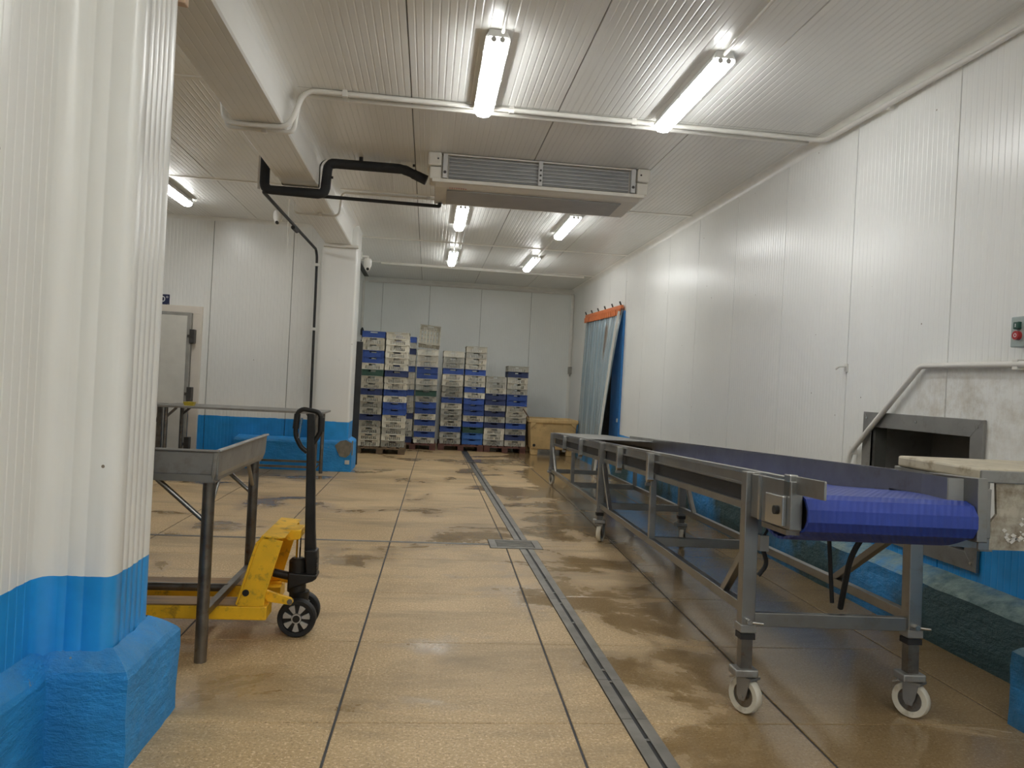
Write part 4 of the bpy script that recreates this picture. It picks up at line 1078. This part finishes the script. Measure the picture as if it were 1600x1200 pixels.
MB().prism([(.050, .30), (.102, .30), (.102, .395), (.098, .45), (.030, .45), (.040, .38)], 'y', -.035, .055).build('handle_base', 'black_iron', pj, bevel=.008)
MB().lathe([(.0, .15), (.05, .15), (.055, .22), (.0, .22)], (.01, .01, 0), 'z', 14).build('swivel', 'black_iron', pj, smooth=True)
for k in range(5): MB().lathe([(.004, -.05), (.004, -.03)], (.102, 0, .33 + k * .02), 'y', 6).build('spring_coil', 'black_iron', pj)
# steering wheels
for y in (-.075, .075):
    wroot = MB().lathe([(.074, -.026), (.094, -.028), (.10, -.02), (.10, .02), (.094, .028), (.074, .026)], (.018, y, .10), 'y', 32, True).build('steer_wheel', 'rubber', pj, smooth=True)
    MB().lathe([(.074, -.012), (.074, .012)], (.018, y, .10), 'y', 28).build('rim_disc', 'black_iron', wroot)
    for k in range(7):
        a = 2 * PI * k / 7 + .2
        q = [(.018 + r_ * math.cos(a + da), .10 + r_ * math.sin(a + da)) for r_, da in ((.028, -.22), (.070, -.25), (.072, 0), (.070, .25), (.028, .22))]
        MB().prism(q, 'y', y - .0225, y - .010).build('spoke', 'alu', wroot, bevel=.002)
    MB().lathe([(.026, -.027), (.026, .020)], (.018, y, .10), 'y', 18).build('hub', 'alu', wroot, smooth=True)
    MB().lathe([(.019, -.030), (.019, -.027)], (.018, y, .10), 'y', 14).build('hub_cap', 'black_iron', wroot)
MB().tube([(.018, -.05, .10), (.018, .05, .10)], .018, 10).build('axle', 'black_iron', pj)
# handle
hd = MB().prism([(.030, .40), (.094, .40), (.080, .55), (.045, 1.185), (.007, 1.185), (.026, .55)], 'y', -.015, .03).build('handle_tube', 'black_iron', pj, bevel=.007)
LP = [(.022, .0, .985), (.055, .0, 1.04), (.083, -.0, 1.09), (.083, .0, 1.165), (.066, .0, 1.195), (-.018, .0, 1.208), (-.045, .0, 1.19), (-.052, .0, 1.12), (-.05, .0, 1.06), (-.018, .0, 1.0), (.016, .0, .975)]
MB().tube(bend(LP, .02, 3), .013, 10).build('grip_loop', 'black_iron', pj, smooth=True)
MB().tube([(.083, 0, 1.09), (.083, 0, 1.165)], .017, 10).build('grip', 'rubber', pj, smooth=True); MB().tube([(-.052, 0, 1.10), (-.046, 0, 1.18)], .017, 10).build('grip', 'rubber', pj, smooth=True)
MB().tube([(-.02, -.012, 1.16), (-.03, -.012, 1.05)], .006, 8).build('release_lever', 'chrome', pj)

# ================================================================== TABLES
t1 = thing('tray_table', (-1.70, 4.28, 0), 'steel tray table with tubular legs behind the near pillar', 'table')
tx, ty = .745, .555
def rect(a, b, z): return [(-a, -b, z), (a, -b, z), (a, b, z), (-a, b, z)]
MB().box(-tx + .02, tx - .02, -ty + .02, ty - .01, .888, .900).build('tray_bottom', 'steel_dull', t1)
MB().prism([(-ty + .022, .872), (-ty + .010, .905), (-ty + .004, 1.006), (-ty - .010, 1.012), (-ty - .006, 1.022), (-ty + .022, 1.018), (-ty + .030, .905)], 'x', -tx, tx).build('front_rim', 'steel_dull', t1, bevel=.003)
for s_ in (-1, 1): MB().prism([(s_ * (tx - .022), .872), (s_ * (tx - .010), .905), (s_ * (tx - .004), 1.006), (s_ * (tx + .010), 1.012), (s_ * (tx + .006), 1.022), (s_ * (tx - .022), 1.018), (s_ * (tx - .030), .905)], 'y', -ty, ty).build('side_rim', 'steel_dull', t1, bevel=.003)
MB().box(-tx + .03, tx - .018, -ty + .012, -ty + .02, .868, .905).build('apron', 'steel', t1); MB().box(tx - .026, tx - .018, -ty + .02, ty - .02, .868, .905).build('apron', 'steel', t1)
for a, b in ((1, -1), (1, 1), (-1, -1), (-1, 1)):
    lx, ly = a * (tx - .055), b * (ty - .075)
    lg_ = MB().tube([(lx, ly, 0), (lx, ly, .872)], .029, 16).build('leg', 'steel_dark', t1, smooth=True)
    MB().box(lx - .032, lx + .032, ly - .032, ly + .032, .858, .872).build('leg_cap', 'steel_dull', lg_)
    MB().tube([(lx, ly, .66), (lx - a * .24, ly, .865)], .012, 10).build('brace', 'steel', t1, smooth=True)
    MB().tube([(lx, ly, .70), (lx, ly - b * .17, .865)], .012, 10).build('brace', 'steel', t1, smooth=True)
for a in (-1, 1): MB().bar((a * (tx - .055), -(ty - .075), .225), (a * (tx - .055), ty - .075, .225), .035, .035).build('stretcher', 'steel_dark', t1, bevel=.003)
MB().tube([(-(tx - .06), .0, .225), (tx - .06, .0, .225)], .022, 12).build('stretcher', 'steel_dark', t1, smooth=True)

t2 = thing('work_table', (-2.40, 10.75, 0), 'long flat steel work table in front of the bay wall', 'table')
tx, ty = 1.05, .40
MB().box(-tx, tx, -ty, ty, .872, .90).build('top', 'steel_dull', t2, bevel=.004)
for a, b in ((1, -1), (1, 1), (-1, -1), (-1, 1)):
    lx, ly = a * (tx - .09), b * (ty - .07)
    MB().tube([(lx, ly, 0), (lx, ly, .872)], .026, 12).build('leg', 'steel_dark', t2, smooth=True)
    MB().bar((lx, ly, .74), (lx - a * .13, ly, .87), .03, .03).build('brace', 'steel_dark', t2)
    MB().bar((lx, ly, .16), (lx - a * .08, ly, .06), .03, .02).build('foot_brace', 'steel_dark', t2)
for b in (-1, 1): MB().bar((-tx + .09, b * (ty - .07), .16), (tx - .09, b * (ty - .07), .16), .03, .03).build('stretcher', 'steel_dark', t2)
t3 = thing('side_bench', (-4.3, 10.45, 0), 'second steel table end just showing behind the near pillar', 'table')
MB().box(-.80, .80, -.5, .5, .872, .90).build('top', 'steel_dull', t3, bevel=.004)
for a in (-1, 1):
    for b in (-1, 1):
        MB().box(a * .72 - .03, a * .72 + .03, b * .42 - .03, b * .42 + .03, 0, .872).build('leg', 'steel_dark', t3)
        MB().bar((a * .72, b * .42, .62), (a * .72 - a * .2, b * .42, .865), .03, .03).build('brace', 'steel_dark', t3)
tr = thing('yellow_tray', (-3.10, 10.52, .90), 'small yellow plastic tray lying on the steel work table', 'tray')
m = MB(); rs = [rect(.055, .04, .0), rect(.07, .05, .045), rect(.075, .055, .047), rect(.064, .044, .045), rect(.05, .035, .006)]
vs = [v for r_ in rs for v in r_]; fs = [(3, 2, 1, 0)]
for i in range(4):
    for k in range(4): fs.append((i * 4 + k, i * 4 + (k + 1) % 4, i * 4 + 4 + (k + 1) % 4, i * 4 + 4 + k))
fs.append((16, 17, 18, 19)); m.add(vs, fs); m.build('dish', 'yellow_plastic', tr)

# ================================================================== COLD-ROOM DOOR AND SIGN
dd = tag(MB().box(-4.75, -4.62, YBAY - .05, YBAY - .002, 0, 2.18).box(-3.42, -3.29, YBAY - .05, YBAY - .002, 0, 2.18).box(-4.75, -3.29, YBAY - .05, YBAY - .002, 2.18, 2.29).build('door_1', 'door_frame', bevel=.004), 'ivory cold-room door in a cream frame partly hidden by the near pillar', kind='structure')
lf = MB().box(-4.66, -3.42, YBAY - .13, YBAY - .055, .03, 2.19).build('leaf', 'gasket', dd, bevel=.012)
MB().box(-4.62, -3.47, YBAY - .138, YBAY - .13, .07, 2.14).build('skin', 'door_white', lf, bevel=.003)
for z in (1.85, 1.02, .30):
    MB().box(-3.43, -3.36, YBAY - .15, YBAY - .05, z - .10, z + .10).build('hinge', 'hinge', dd, bevel=.006)
    MB().box(-3.455, -3.37, YBAY - .155, YBAY - .15, z - .02, z + .02).build('hinge_knuckle', 'hinge', dd)
sg = thing('temperature_sign', (-3.87, YBAY - .004, 2.36), 'navy sign reading 0° above the cold-room door', 'sign')
MB().box(-.14, .10, -.006, 0, -.08, .08).build('plate', 'sign', sg)
def ellipse_ring(cx, cz, a, b, wd, y0, y1, n=20):
    m = MB()
    for k in range(n):
        p, q = 2 * PI * k / n, 2 * PI * (k + 1) / n
        m.prism([(cx + a * math.cos(p), cz + b * math.sin(p)), (cx + a * math.cos(q), cz + b * math.sin(q)), (cx + (a - wd) * math.cos(q), cz + (b - wd) * math.sin(q)), (cx + (a - wd) * math.cos(p), cz + (b - wd) * math.sin(p))], 'y', y0, y1)
    return m
ellipse_ring(.010, .012, .030, .040, .012, -.009, -.006).build('digit', 'print_white', sg)
ellipse_ring(.066, .042, .014, .014, .006, -.009, -.006).build('degree_mark', 'print_white', sg)
MB().box(.080, .088, -.008, -.006, -.064, -.056).build('dot', 'print_white', sg)
# scrap of foam at the top of the near pillar
fm = thing('foam_scrap', (-1.05, 3.26, 2.88), 'small pinkish foam scrap stuck to the top of the near pillar', 'foam')
MB().prism([(-.03, -.03), (.016, -.035), (.014, .06), (-.03, .05)], 'y', -.078, -.03).build('scrap', 'foam', fm, bevel=.006)
